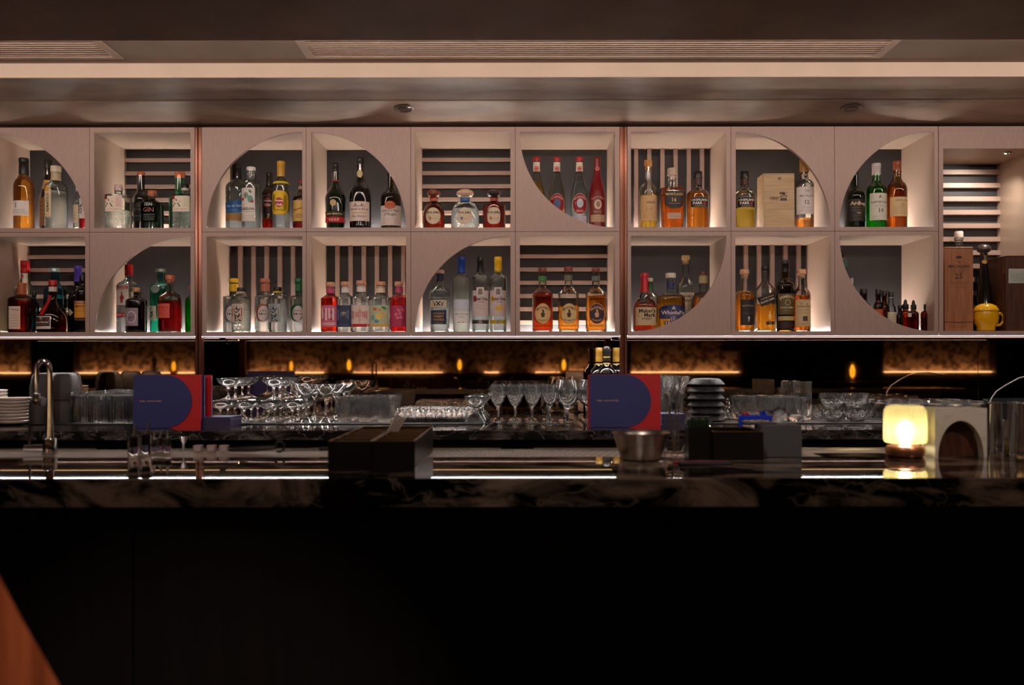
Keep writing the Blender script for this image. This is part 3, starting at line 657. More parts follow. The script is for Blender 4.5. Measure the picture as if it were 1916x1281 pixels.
# ---- second cabinet, upper row
bottle('rum_bottle','clear rum bottle with a slanted blue label','U',443,20,308,D=3.97,body=.62,neck=.80,rn=.42,liq=WATER,fill=.60,cap=('long',K,.82,1.0),
 labels=[('rect',426,379,461,401,(24,104,180),[('Flor de Caña',444,388,28,WH,{'sh':.3,'b':.02,'r':.05}),('lines',432,396,452,397,(180,210,240),1)],{'rot':.16}),('rect',426,402,461,415,(178,134,74),[('lines',428,407,452,411,(120,80,40),2)],{'rot':-.12,'off':.0012})])
bottle('spirit_bottle','clear bottle with floral label, overlapping the blue-labelled one','U',470,17,313,D=3.885,body=.72,neck=.78,rn=.44,liq=WATER,fill=.70,cap=('plain',(232,232,230),.95,1.1),
 labels=[('rect',455,354,481,416,(226,222,214),[('disc',460,362,470,374,(120,170,150)),('disc',468,368,478,382,(100,160,150)),('disc',456,372,461,378,RED),('disc',474,376,479,382,RED),('disc',463,366,467,370,(180,40,50)),('leaf',470,358,476,364,(60,120,90)),('ABELHA',468,393,25,(40,40,50),{'b':.02}),('lines',458,398.5,479,399,(60,60,70),1),('lines',457,406,479,413,(150,150,150),3)])])
def club(label, u, half, top, D, dark):
    lab = (34,26,22) if dark else (232,190,30)
    return bottle('rum_bottle',label,'U',u,half,top,D=D,body=.60,neck=.76 if not dark else .80,rn=.40,glass=BROWNG if dark else CLEAR,liq=MAHO if dark else WATER,fill=.66,cap=('long',K if dark else (206,160,50),.80,1.12),foil=None if dark else (.665,.70,(232,196,30)),
     labels=[('oval' if not dark else 'rect',u-half+1,359 if not dark else 368,u+half-1,403 if not dark else 410,lab,[('disc',u-8,372,u+8,390,(186,26,34)),('Havana',u,377.5,15,WH,{'b':.03}),('Club',u,385,12,WH,{'b':.03})]+([('7',u+2,406,5,(240,220,140),{'b':.03})] if dark else [('ORIGINAL',u,395,17,(80,60,10))]),{'pow':4,'border':((150,120,40),.8)})])
club('dark rum bottle with round red emblem, behind the yellow-labelled bottle', 504, 13.5, 323, 4.0, True)
club('clear rum bottle with gold cap and yellow label with red disc', 526, 15.5, 302, 3.885, False)
bottle('rum_bottle','dark rum bottle with pale yellow label beside the cubby divider','U',564,16,335,D=3.93,body=.56,neck=.74,rn=.3,glass=BROWNG,liq=MAHO,fill=.66,cap=('plain',(120,30,24),.92,1.15),foil=(.80,.86,(190,160,120)),
 labels=[('rect',551,377,577,416,(236,196,100),[('Matusalem',564,392,24,(170,50,20),{'sh':.3,'r':.3,'b':.02}),('ring',557,402,569,410,(90,60,30),.8),('ring',560,404,566,408,(90,60,30),.8),('bar',551,416,577,417,K)])])
bottle('cognac_bottle','dark green cognac bottle with flared waist and red band','U',628,19.5,305,D=3.89,body=.46,neck=.74,rn=.30,sh='s',taper=.86,glass=DGREEN,cap=('long',(16,18,14),.86,1.0),foil=(.72,.735,RED),
 labels=[('disc',621,376,633,388,(196,170,120)),('rect',610,397,646,407,(18,20,12),[('RÉMY MARTIN',628,402,29,(220,190,110),{'b':.015})]),('rect',609.5,408,646,418,(190,20,32),[('V.S.O.P',628,413,19,WH,{'b':.01})])])
bottle('cognac_bottle','tall black decanter bottle with gold medallion on its long neck','U',674.5,20.5,295,D=3.89,body=.50,neck=.72,rn=.36,sh='s',glass=DARKG,cap=('long',K,.90,.98),
 labels=[('disc',669,319,680,333,(206,190,140)),('rect',656,380,693,416,(226,208,196),[('Château du Breuil',674.5,394,33,(70,50,50),{'sh':.1}),('bar',663,388,686,389,(130,110,110)),('tri',666,382,671,388,(140,120,120)),('tri',678,382,683,388,(140,120,120)),('Fine Calvados',674.5,407,27,(120,90,90),{'sh':.3}),('bar',662,400.5,688,401.5,GLD)])])
bottle('calvados_bottle','olive green bottle with white label and copper seal','U',732,19.5,318,D=3.92,body=.50,neck=.66,rn=.32,glass=OLIVE,liq=LQ('olive',(120,100,30)),fill=.6,cap=('plain',K,.93,1.1),
 labels=[('rect',714,387,751,424,(222,210,204),[('Calvados Pays',732,397,33,(80,70,80),{'sh':.3}),('d\'Auge',732,404,22,(80,70,80),{'sh':.2}),('lines',718,412,746,420,(140,130,130),3)]),('oval',722,379,743,394,(190,86,50),[('ring',725,381,740,392,(230,150,110),.7)],{'off':.0013})])
def julio(label, u, half, glass, liq, fill, capc, foilc, oval, **kw):
    return bottle('tequila_bottle',label,'U',u,half,354,D=3.885,rn=.33,glass=glass,liq=liq,fill=fill,cap=('ball',capc,.80,1.15),foil=(.70,.78,foilc),
     labels=[('oval',u-13.5 if not oval else u-12,391,u+13.5 if not oval else u+12,422,(216,198,172),[('Don Julio',u,400.5,23,K,{'b':.03}),('lines',u-7,411,u+7,413,(150,110,70),2),('disc',u-8,408,u-3,414,(90,110,170) if liq is WATERB else (190,120,70))],{'pow':2 if not oval else 3.2,'border':((60,44,30),.8) if liq is not WATERB else ((150,150,150),.6)})],**kw)
julio('round brown tequila bottle with wooden ball stopper and orange collar',812,20.5,BROWNG,AMB,.45,(110,54,34),(190,84,52),0,body=.30,neck=.66,sh='o',base=.90)
julio('round clear tequila bottle with pale ball stopper and blue collar',870.5,26.5,CLEAR,WATERB,.52,(220,186,160),(40,110,180),0,body=.30,neck=.70,sh='o',base=.82,dr=.7)
julio('square-shouldered brown tequila bottle with dark ball stopper and red collar',924.5,21,BROWNG,DAMB,.56,(52,40,40),(176,60,50),1,body=.58,neck=.68,sh='f')
def roost(label, u, liq, fill, glass=CLEAR, red=False, capc=(170,20,26), lab=(150,20,30), D=3.885):
    L = [('oval',u-13,365,u+13,403,lab,[('Rooster Rojo',u,371,22,(240,200,190),{'b':.02,'arc':13}),('disc',u-6,374,u+6,391,(190,200,210) if liq is WATER else (60,90,140)),('tri',u-4,376,u+4,390,(60,40,50)),('MEZCAL',u,397,13,(240,220,210))],{'border':((220,200,190),.6)}),
      ('rect',u-12,406,u+12,418,(200,194,210),[('lines',u-9,409,u+9,415,(110,100,140),3)])]
    if red: L = [('rect',u-13,404,u+13,417,(200,168,130),[('lines',u-10,407,u+10,414,(90,50,40),3)]),
                 ('oval',u-7,376,u+7,394,(218,190,160),[('disc',u-3,379,u+4,390,(150,110,90))],{}),('rect',u-12,365,u+12,373,(120,18,22),[('Rooster Rojo',u,371,24,(226,180,160),{'b':.02,'arc':18})]),('rect',u-9,396,u+9,401,(120,18,22),[('MEZCAL',u,398.5,14,(226,190,170))])]
    L.append(('oval',u-4.5,312,u+4.5,321,(190,60,60),[('ring',u-3,313.5,u+3,319.5,(240,200,190),.7)],{'off':.0016}))
    return bottle('mezcal_bottle',label,'U',u,16,294.5,D=D,body=.42,neck=.86,rn=.36,sh='s',glass=glass,liq=liq,fill=fill,cap=('plain',capc,.955,1.15),labels=L,foil=(.80,.93,(230,220,200)) if not red else None)
roost('mezcal bottle of amber spirit, leaning out behind the curved panel, red cap',1004,GOLD,.66)
roost('mezcal bottle part filled with gold spirit, red cap and green neck strip',1042,GOLD,.42,lab=(160,24,36))
roost('clear mezcal bottle with red oval label and pale neck strip',1084.5,WATER,.66,capc=(190,30,36))
roost('all-red mezcal bottle with a gilt bird emblem',1117.5,None,0,REDM,True,capc=(120,18,22))
# ---- third cabinet, upper row
bottle('whisky_bottle','slim whisky bottle with cream paper label next to the copper post','U',1213,16.5,300,D=3.89,body=.52,neck=.68,rn=.34,sh='r',liq=GOLD,fill=.5,cap=('cork',(196,140,70),.90,1.2),
 labels=[('rect',1198,368,1229,415,(214,178,128),[('OBAN',1215,381,17,(80,60,40),{'b':.02}),('14',1213,394,12,(190,150,100)),('lines',1203,402,1225,409,(160,120,80),3)])])
bottle('whisky_bottle','broad tapering whisky decanter with dark shield label reading sixteen','U',1258,23,315,D=3.885,body=.66,neck=.70,rn=.30,sh='f',n=3.2,taper=.84,liq=DAMB,fill=.66,cap=('cork',(196,176,160),.84,1.15),
 labels=[('rect',1242,361,1275,386,(44,38,40),[('MORTLACH',1258.5,367,31,(226,196,120),{'b':.02}),('16',1258,377,8,(226,196,120),{'b':.02}),('lines',1247,384,1270,385,(200,170,110),1)]),('oval',1243,379,1274,393,(44,38,40),[],{'off':.0008}),('rect',1246,401,1271,412,(206,176,160),[('lines',1248,403,1269,410,(150,120,110),4)])])
def park(label, u, liq, fill, D=3.885):
    return bottle('whisky_bottle',label,'U',u,20.5,321,D=D,body=.56,neck=.68,rn=.38,liq=liq,fill=fill,cap=('plain',K,.90,1.05),foil=(.76,.88,(70,40,30)),
     labels=[('rect',u-16,372,u+16,390,(26,22,22),[('HIGHLAND',u,377,29,WH,{'b':.025}),('PARK',u-4,383,17,WH,{'b':.025}),('disc',u+6,381,u+11,386,(190,30,40)),('lines',u-10,388,u+12,388.4,(200,190,180),1)],{'border':((180,150,110),.5)})])
bottle_hp = park('full amber whisky bottle with wide black label, carved glass, in the slatted cubby',1306,WHIS,.60)
park('half empty carved whisky bottle with wide black label left of the wooden box',1393,GOLD,.36)
bottle('whisky_bottle','whisky bottle with long white label under the curved panel, gold cap','U',1505,17.5,298,D=3.90,body=.60,neck=.70,rn=.40,liq=WHIS,fill=.16,cap=('long',(190,140,70),.84,1.15),
 labels=[('rect',1488.5,352,1521,403,(226,220,216),[('THE',1505,360,8,(120,100,90)),('MACALLAN',1505,369,25,(90,80,80),{'b':.01}),('12',1505,380.5,8,(70,60,60)),('lines',1495,391,1515,396,(150,140,140),2)]),('rect',1499,327,1511,337,(200,190,170),[('tri',1501,336,1509,328.5,(40,40,40))])])
bottle('whisky_bottle','dark green whisky bottle with black label at the curved panel edge','U',1599,18.5,318,D=3.90,body=.52,neck=.68,rn=.38,sh='r',glass=shell('forest_glass',(40,120,56),(8,40,16)),liq=LQ('forest',(60,130,60)),fill=.6,cap=('plain',K,.90,1.1),
 labels=[('rect',1583,375,1616,416,(34,26,22),[('Ardbeg',1600,384,29,(216,196,160),{'b':.03}),('TEN',1600,401,8,(200,180,150)),('lines',1586,391,1613,396,(150,130,100),2),('lines',1590,406,1610,412,(120,100,80),2)])])
bottle('whisky_bottle','bright green whisky bottle with large white label and silver capsule','U',1640,18,306,D=3.885,body=.56,neck=.68,rn=.42,glass=GREENG,liq=LQ('leaf',(120,220,90)),fill=.62,cap=('long',(206,200,200),.82,1.02),
 labels=[('rect',1624,364,1657,414,(220,220,206),[('LAPHROAIG',1640.5,380.5,29,(50,56,50),{'b':.02}),('10',1642,396,9,(50,56,50)),('lines',1630,386,1652,389,(110,120,110),2),('lines',1627,407,1640,411,(110,120,110),2),('tri',1637,367,1643,373,(110,120,110))])])
bottle('whisky_bottle','amber-olive whisky bottle with cream label and copper cap','U',1678.5,18,302,D=3.885,body=.54,neck=.72,rn=.40,sh='r',bulge=0,glass=shell('amber_olive_glass',(226,190,110),(110,76,20)),liq=AMB,fill=.62,cap=('long',(150,76,48),.86,.95),
 labels=[('rect',1662,371,1695,407,(222,196,146),[('CAOL ILA',1681,377,24,(90,70,40),{'b':.01}),('12',1682,385.5,7,(170,120,60)),('lines',1665,390,1693,402,(140,116,80),5)])])
# ---- lower row, first cabinet
bottle('vodka_bottle','clear bottle with bright red cap behind the orange liqueur','L',47,17,488,D=4.01,body=.48,neck=.72,rn=.42,liq=STRAW,fill=.46,cap=('long',(190,24,34),.86,1.06),labels=[('disc',40,513,48,521,(180,70,90))])
bottle('liqueur_bottle','small turquoise bottle peeping out beside the orange liqueur','L',64,8.5,545,D=3.98,body=.62,neck=.8,rn=.4,glass=TEAL2,liq=LQ('teal',(90,190,210)),fill=.5,cap=('plain',K,.9,1.1))
bottle('liqueur_bottle','square brown orange-liqueur bottle with rust capsule and white label','L',41,20.5,529,D=3.885,body=.62,neck=.78,rn=.34,n=4,dr=1,glass=BROWNG,liq=DAMB,fill=.62,cap=('long',(170,90,46),.78,1.12),
 labels=[('rect',27,574,49,616,(226,206,190),[('COINTREAU',38,580,19,(110,80,60),{'r':-.12,'b':.02}),('lines',30,590,46,611,(180,90,50),5)])])
bottle('gin_bottle','turquoise bottle with silver ring top behind the round red-ribbon bottle','L',103,19.5,502,D=4.0,body=.62,neck=.74,rn=.38,glass=TEAL2,liq=LQ('mint',(110,210,190)),fill=.4,cap=('plain',(170,190,190),.955,1.35,'m'))
bottle('liqueur_bottle','round-bellied cognac orange liqueur with red ribbon and brown label','L',99,27,524,D=3.885,body=.26,neck=.70,rn=.25,sh='s',bulge=.02,glass=BROWNG,liq=MAHO,fill=.5,cap=('long',(180,24,32),.90,1.05),foil=(.78,.90,(214,196,184)),
 labels=[('rect',73,592.5,108,616,(232,222,214),[('bar',74.5,594,106.5,611,(66,40,34)),('disc',86,594,93,599,(190,160,120))]),('rect',74.5,594,106.5,611,(66,40,34),[('Grand Marnier',90.5,603.5,29,(232,220,206),{'b':.025}),('lines',80,608,100,608.5,(190,170,150),1)],{'off':.0013}),('rect',88,552,97,590,(190,20,30),[],{'rot':-.16})])
bottle('liqueur_bottle','purple-capped cherry liqueur bottle with diamond label','L',146,17,497,D=3.97,body=.46,neck=.66,rn=.38,glass=shell('purple_dark',(60,40,80),(20,10,30)),liq=LQ('plum',(60,16,40)),fill=.46,cap=('long',PURP,.76,1.02),
 labels=[('rect',134,580,143,590,(206,190,150),[],{'rot':.78})])
bottle('liqueur_bottle','dark apricot liqueur bottle with yellow label at the cubby edge','L',156,15,515,D=3.89,body=.64,neck=.8,rn=.4,glass=DARKG,cap=('plain',K,.9,1.1),
 labels=[('rect',142,563,170,568.5,(130,30,34),[('LUXARDO',156,565.7,24,(236,210,180),{'b':.02})]),('rect',142,568.5,170,595,(232,160,50),[('APRICOT',156,573.5,25,(60,30,20),{'b':.03}),('lines',145,579,167,583,(120,70,30),2)]),('rect',142,596,170,601,(40,26,20),[('lines',145,598,167,598.5,(200,150,60),1)])])
bottle('gin_bottle','clear gin bottle with red cap and white label with a red guardsman','L',241,20,495,D=3.97,body=.64,neck=.76,rn=.32,n=3,liq=WATER,fill=.6,cap=('long',(186,20,30),.86,1.08),
 labels=[('rect',224,533,249,572,(226,220,210),[('BEEFEATER',236.5,539,24,(180,30,36),{'b':.03,'h':5.5}),('LONDON',236,543.5,10,(80,70,70)),('disc',234.5,547,237.5,551,(160,40,40)),('arrow',232,550,241,566,(170,36,40)),('bar',234,560,235.5,568,(150,30,36)),('bar',237,560,238.5,568,(150,30,36))]),('rect',224,586,249,594,(196,24,34),[('DRY GIN',236,590,18,WH)])])
bottle('gin_bottle','small black apothecary bottle with engraved lilac label and cork','L',255,19,538,D=3.885,body=.66,neck=.78,rn=.28,glass=DARKG,cap=('cork',(196,150,106),.90,1.15),
 labels=[('rect',241,577,265,610,(160,142,156),[('ring',244,583,262,605,(236,230,236),1),('ring',247,587,259,601,(90,70,90),.7),('47',253,595,8,(60,46,60)),('lines',243,579.5,263,580,(90,70,90),1)])])
bottle('gin_bottle','hexagonal mint green gin bottle with silver key and large numeral three','L',301,18,503,D=3.97,body=.70,neck=.76,rn=.44,n=3,glass=TEALG,liq=LQ('seafoam',(150,224,200)),fill=.68,cap=('plain',(150,170,164),.965,1.15,'m'),
 labels=[('disc',289,534,305,549,(120,134,130),[]),('rect',284,573,299,600,(214,220,196),[('Nº',288.5,577.5,8,(40,50,50)),('3',289.5,587,8,(30,40,40),{'b':.03})])])
bottle('gin_bottle','gin bottle of red liquid with coral label and cork stopper','L',318,21.5,515,D=3.885,body=.56,neck=.70,rn=.30,glass=CLEAR,liq=LQ('sloe',(206,40,44)),fill=.56,cap=('cork',(196,110,70),.90,1.15),
 labels=[('rect',298,569,325,595.5,(222,92,76),[('HAYMAN\'S',311,576,24,(160,40,40),{'b':.01}),('lines',301,582,322,590,(170,60,50),3)])])
bottle('gin_bottle','vivid green bottle just showing at the right of the arched cubby','L',362,15,530,D=3.90,body=.60,neck=.76,rn=.35,glass=shell('vivid_green',(50,190,60),(10,80,20)),liq=LQ('lime',(120,230,100)),fill=.7,cap=('plain',(60,140,60),.93,1.1),labels=[('disc',353,534,361,541,(180,30,40))])
# ---- lower row, second cabinet
def moon(label, u, top, cc, lc, D=3.97):
    return bottle('gin_bottle',label,'L',u,19,top,D=D,body=.66,neck=.70,rn=.40,sh='f',liq=WATER,fill=.62,cap=('plain',cc,.94,1.15),foil=(.76,.90,cc),
     labels=[('oval',u-13,569,u+13,603,lc,[('ring',u-12,570,u+12,601,tuple(int(x*.8) for x in lc),1.4)]),('oval',u-9,573,u+14,602,(236,230,230),[('TWO',u+2,582,12,(60,50,50),{'sp':1.3}),('M\u25cfONS',u+2,588,17,(60,50,50),{'sp':1.2})],{'off':.0013})])
moon('clear gin bottle with yellow cap and grey moon label',437,521,(232,190,30),(120,116,124))
moon('clear gin bottle with copper cap and copper moon label',496,521,(190,110,84),(196,110,70))
moon('clear gin bottle with green cap and green moon label',560,521,(20,110,70),(30,110,74))
def wu(label, u, lc, bc, top=538):
    return bottle('gin_bottle',label,'L',u,17,top,D=3.885,body=.76,neck=.86,rn=.40,liq=WATERB if lc[0]>200 else WATER,fill=.74,cap=('plain',K,.93,1.1),foil=(.87,.93,(200,180,170) if lc[0]>200 else (206,170,40)),
     labels=[('rect',u-15,569,u+9,603,lc,[('无',u-3,575.5,13,K,{'b':.03}),('名',u-4,586,13,K,{'b':.03}),('氏',u-1,596,13,K,{'b':.03}),('bar',u-13,577,u-11.5,592,bc),('bar',u+5,577,u+6.5,592,bc),('bar',u-13,577,u-9,578.2,bc),('bar',u+2,577,u+6.5,578.2,bc),('bar',u-13,591,u-9,592,bc),('bar',u+2,591,u+6.5,592,bc)])])
wu('short clear bottle with black brush script on pale pink label',451,(222,206,192),(190,40,40))
wu('short clear bottle with black brush script on blue grey label',519,(166,180,186),(150,140,40),537)
def ped(label, u, top, half, liq, fc, lc, extra, capc=(206,150,116)):
    return bottle('gin_bottle',label,'L',u,half,top,D=3.885,body=.66,neck=.76,rn=.40,sh='f',n=2.6,glass=CLEAR,liq=liq,fill=.70 if liq is not WATER else .66,cap=('cork',capc,.90,1.1),foil=(.78,.90,fc),
     labels=[('rect',u-half+1.5,572,u+half-2,612,lc,extra)])
ped('red gin bottle with pink geometric label, leftmost of five',618,528,17,LQ('scarlet',(250,60,30)),(206,80,120),(214,110,140),[('bar',605,577,608,596,(250,220,226)),('bar',612,577,615,600,(250,220,226)),('bar',618,577,621,596,(250,220,226)),('bar',625,577,628,600,(250,220,226)),('disc',606,580,610,584,(140,20,50)),('disc',622,583,626,587,(140,20,50)),('disc',622,596,626,600,(140,20,50)),('bar',602,604,634,605.5,(250,220,226)),('bar',602,607,634,608.5,(250,220,226))])
ped('clear gin bottle with dark blue patterned label, second of five',646,527,16.5,WATER,WH,(48,62,92),[('maze',634,578,657,600,(130,150,180),5,1),('arrow',642,583,650,590,(200,150,90)),('lines',634,608,657,609,(120,150,190),1)])
ped('clear gin bottle with red and white maze label, middle of five',676,525,19,WATER,WH,(232,214,206),[('maze',661,573,691,606,(196,50,60),8),('bar',659,606.5,693,612,(190,24,40))])
ped('clear gin bottle with floral mint and yellow label, fourth of five',712,527,19,WATER,(240,224,190),(196,206,176),[('disc',700,576,708,582,(214,120,50)),('disc',709,578,717,583,(230,170,60)),('disc',697,590,704,600,(110,180,180)),('disc',716,584,724,594,(230,190,90)),('disc',705,586,716,600,(236,206,110)),('disc',703,598,712,605,(80,160,190)),('leaf',716,574,726,580,(70,140,90)),('bar',694.5,607,729,612,(232,180,70))])
ped('deep red gin bottle with magenta fruit label, rightmost of five',747,527,17,LQ('crimson',(220,24,30)),(206,80,120),(190,56,100),[('disc',740,586,746,592,(232,120,150)),('disc',747,584,753,590,(232,120,150)),('disc',743,592,749,598,(232,120,150)),('disc',749,591,755,597,(232,120,150)),('leaf',744,578,752,584,(232,120,150)),('leaf',752,577,758,583,(232,120,150))])
bottle('vodka_bottle','squat clear vodka bottle with navy label and pale top label','L',823,19.5,505,D=3.90,body=.58,neck=.72,rn=.34,taper=.9,liq=WATER,fill=.56,cap=('cork',(214,170,150),.94,1.1),foil=(.83,.94,(30,36,70)),
 labels=[('rect',806,562,837,576,(214,206,180),[('TXT',821.5,569,21,K,{'b':.05})],{'border':((60,60,70),.6)}),('rect',807,581,836,607,(30,44,84),[('STRAIGHT',822,587,21,GLD,{'b':.02}),('WHEAT',822,592.5,19,GLD,{'b':.03}),('VODKA',822,598.5,21,GLD,{'b':.03}),('lines',812,603.5,832,605.5,(150,140,120),2)])])
bottle('vodka_bottle','frosted white vodka bottle with blue capsule and painted mountains','L',863.5,16,480,D=3.89,body=.66,neck=.76,rn=.44,liq=FROST,fill=.72,cap=('long',(26,66,160),.80,1.0),
 labels=[('rect',849,561,877,579,(206,216,232),[('tri',850,567,864,578,(80,120,190)),('tri',858,564,876,578,(236,240,248)),('tri',866,568,878,578,(100,140,200))]),('rect',850,583,877,604,(240,240,240),[('GREY GOOSE',863.5,588,26,(110,130,170),{'b':.015}),('VODKA',863.5,593.5,13,(150,160,180)),('bar',857,603,862,604.2,(30,60,150)),('bar',864,603,870,604.2,(190,30,40))])])
def ketel(label, u, cc, kc, band):
    ex = [('Ketel One',u+1,559.5,25,K,{'b':.03,'h':7}),('VODKA',u+2,566,12,(140,50,50)),('lines',u-8,572,u+10,577,(120,100,100),2)]
    if band[0] > 100: ex += [('disc',u-5,574,u+3,582,(232,180,40)),('disc',u+1,573,u+9,581,(240,196,60))]
    return bottle('vodka_bottle',label,'L',u,16,480.5,D=3.89,body=.68,neck=.76,rn=.42,liq=WATER,fill=.60,cap=('long',cc,.82,.98),
     labels=[('rect',u-15,544,u+15,592,(214,200,200),ex),('rect',u-7,538.5,u+7,545,(222,210,206),[]),('rect',u-3.5,541,u+4,552,(130,120,120),[],{'off':.0013}),('rect',u-15.5,599,u+15.5,606,band,[('disc',u-3.5,598,u+3.5,607,(150,140,130))]),('rect',u-13,554,u-7,565,kc,[],{'off':.0011})])
ketel('clear vodka bottle with black capsule and pink-grey label',899,K,(170,30,50),(60,50,46))
ketel('clear vodka bottle with bright yellow capsule and lemon label',932,(238,190,20),(232,180,40),(196,170,30))
def mich(label, u, top, fc, fill, lc, tc, word, glass=CLEAR):
    return bottle('whiskey_bottle',label,'L',u,19.5,top,D=3.885,body=.58,neck=.70,rn=.36,sh='f',n=2.8,glass=glass,liq=MAHO if fill > .6 else WHIS,fill=fill,cap=('plain',(120,50,36),.955,1.15),foil=(.79,.87,fc),
     labels=[('oval',u-14,569,u+14,606,lc,[('MICHTER\'S',u,576,25,tc,{'b':.03,'arc':15}),('disc',u-4,585,u+4,592,tc),('leaf',u-1,579,u+2,586,tc),('bar',u-3,591,u+3,594,tc),(word,u,600.5,19,tc,{'b':.01,'arc':-17})],{'border':((150,110,60) if lc[0]>100 else (200,160,110),.9)})])
mich('rye bottle full of dark whiskey with green neck strip, left of three ovals',1015,501,(70,130,70),.66,(222,184,120),(60,50,30),'STRAIGHT RYE')
mich('bourbon bottle with cream oval label, middle of the three ovals',1063.5,499,(110,110,90),.40,(222,190,130),(50,40,24),'BOURBON')
mich('whiskey bottle with purple-black oval label, right of the three ovals',1115,501,(100,110,104),.56,(56,40,50),(222,170,130),'WHISKEY')
# ---- lower row, third cabinet
bottle('bourbon_bottle','square bourbon bottle with dripping red wax top and cream label','L',1206,21.5,511,D=3.885,body=.42,neck=.70,rn=.28,sh='s',n=2.8,glass=CLEAR,liq=LQ('bourbon_red',(236,96,44)),fill=.50,cap=('wax',(196,24,44),.72,1.12),
 labels=[('rect',1187,576,1226,609,(214,190,150),[('Maker\'s',1208,582,31,K,{'b':.03}),('Mark',1213,590,22,K,{'b':.03}),('ring',1191,586,1199,594,(120,100,80),.8),('WHISKY',1207,597,21,K,{'b':.02}),('lines',1193,602,1221,606,(110,90,70),2)])])
bottle('bourbon_bottle','clear bottle with green collar behind the red wax bottle','L',1217,16,520,D=4.02,body=.56,neck=.74,rn=.3,liq=WHIS,fill=.3,cap=('plain',(210,200,160),.95,1.0),foil=(.80,.90,(30,90,50)))
bottle('bourbon_bottle','tall clear bottle with cork behind the blue-labelled whiskey','L',1283,16,478,D=4.02,body=.52,neck=.70,rn=.36,liq=WHIS,fill=.2,cap=('cork',(214,180,120),.93,1.2),
 labels=[('rect',1270,548,1297,585,(206,190,164),[('ANGEL\'S',1283,555,24,K,{'b':.03}),('ENVY',1283,563,18,K,{'b':.03}),('lines',1272,572,1294,580,(110,90,70),3)])])
bottle('rye_bottle','broad rye bottle with deep blue arched label and glass stopper','L',1255,26,511,D=3.885,body=.56,neck=.66,rn=.29,sh='o',n=2.4,liq=AMB,fill=.60,cap=('plain',(214,206,196),.93,1.25),foil=(.74,.84,(50,50,100)),
 labels=[('rect',1231.5,578,1279,597,(46,52,104),[('WhistlePig',1256,587,44,(226,216,206),{'b':.02}),('lines',1240,592,1272,593,(150,150,180),1)]),('oval',1231.5,571,1279,588,(46,52,104),[('tri',1252,573,1260,580,(190,190,210))],{'off':.0008}),('oval',1249,592,1261,603,(46,52,104),[('15',1255,597.5,6,(226,216,206)),('ring',1249.5,592.5,1260.5,602.5,(190,180,190),.7)],{'off':.0013}),('rect',1239,601,1272,612,(46,52,104),[('15',1246,606,8,(226,216,206),{'b':.02})])])
bottle('bourbon_bottle','flat-shouldered bourbon bottle mostly hidden by the curved panel','L',1316,22,508,D=3.93,body=.50,neck=.66,rn=.34,sh='o',liq=DAMB,fill=.58,cap=('plain',(90,40,34),.95,1.05),foil=(.80,.94,(180,160,120)))
bottle('whiskey_bottle','round-shouldered dark-labelled whiskey bottle with cork by the divider','L',1393,18.5,504,D=3.885,body=.56,neck=.66,rn=.36,sh='o',liq=WHIS,fill=.66,cap=('cork',(214,164,130),.90,1.1),
 labels=[('rect',1382,561,1410,609,(40,34,36),[('MATTHEW',1396,573,22,(170,150,130)),('tri',1394,604,1399,593,(200,190,180)),('lines',1385,586,1408,588,(120,100,90),2)])])
bottle('whisky_bottle','square whisky bottle with slanted black label and black cap','L',1431.5,17,498,D=3.90,body=.62,neck=.80,rn=.34,sh='s',n=3.6,liq=AMB,fill=.42,cap=('long',K,.92,1.15),
 labels=[('rect',1416,552,1447,570,(26,22,24),[('JOHNNIE WALKER',1431,557.5,26,(200,170,110),{'r':.36,'b':.02}),('BLACK LABEL',1432,563,27,(226,214,196),{'r':.36,'b':.02})],{'rot':.36}),('rect',1429,602,1444,608,(36,26,22),[('12',1437,605,5,(220,180,100))]),('disc',1434.5,583,1437,586,(240,200,150)),('rect',1434,587,1438,597,(236,180,110),[('arrow',1433,586,1439,598,(250,220,170))])])
bottle('whiskey_bottle','tall dark coffee whiskey bottle with olive brown label','L',1469,16.5,487,D=3.90,body=.60,neck=.70,rn=.40,glass=shell('dark_bottle_neck',(150,120,60),(30,20,10)),liq=mat('black_coffee_liqueur',(14,8,6),.15,coat=.5),fill=.66,cap=('long',K,.86,1.15),
 labels=[('rect',1453.5,550,1484.5,589,(98,82,44),[('JAMESON',1469,556,29,(216,200,160),{'b':.03,'arc':30}),('ring',1464,561,1474,572,(200,190,150),.9),('COLD BREW',1469,576,26,(216,200,160),{'b':.03}),('lines',1458,582,1480,583,(180,160,110),1)]),('rect',1453.5,592,1484.5,600,(190,170,110),[]),('rect',1453.5,601,1484.5,615,(28,22,30),[('lines',1457,606,1480,610,(150,60,50),2)])])
bottle('whiskey_bottle','whiskey bottle with long cream label and pale cork, rightmost of four','L',1500,16,504,D=3.885,body=.54,neck=.70,rn=.38,sh='r',liq=DAMB,fill=.58,cap=('cork',(214,164,130),.90,1.2),
 labels=[('rect',1486,561,1515,611,(210,186,140),[('tri',1490,571,1499,563,(50,40,36)),('tri',1500,571,1510,563,(50,40,36)),('THE MATTHEW',1500,574,25,(90,60,40),{'b':.02}),('lines',1489,581,1512,586,(130,100,70),2),('bar',1497,592,1506,601,(80,60,50)),('lines',1490,605,1511,608,(130,100,70),2)])])
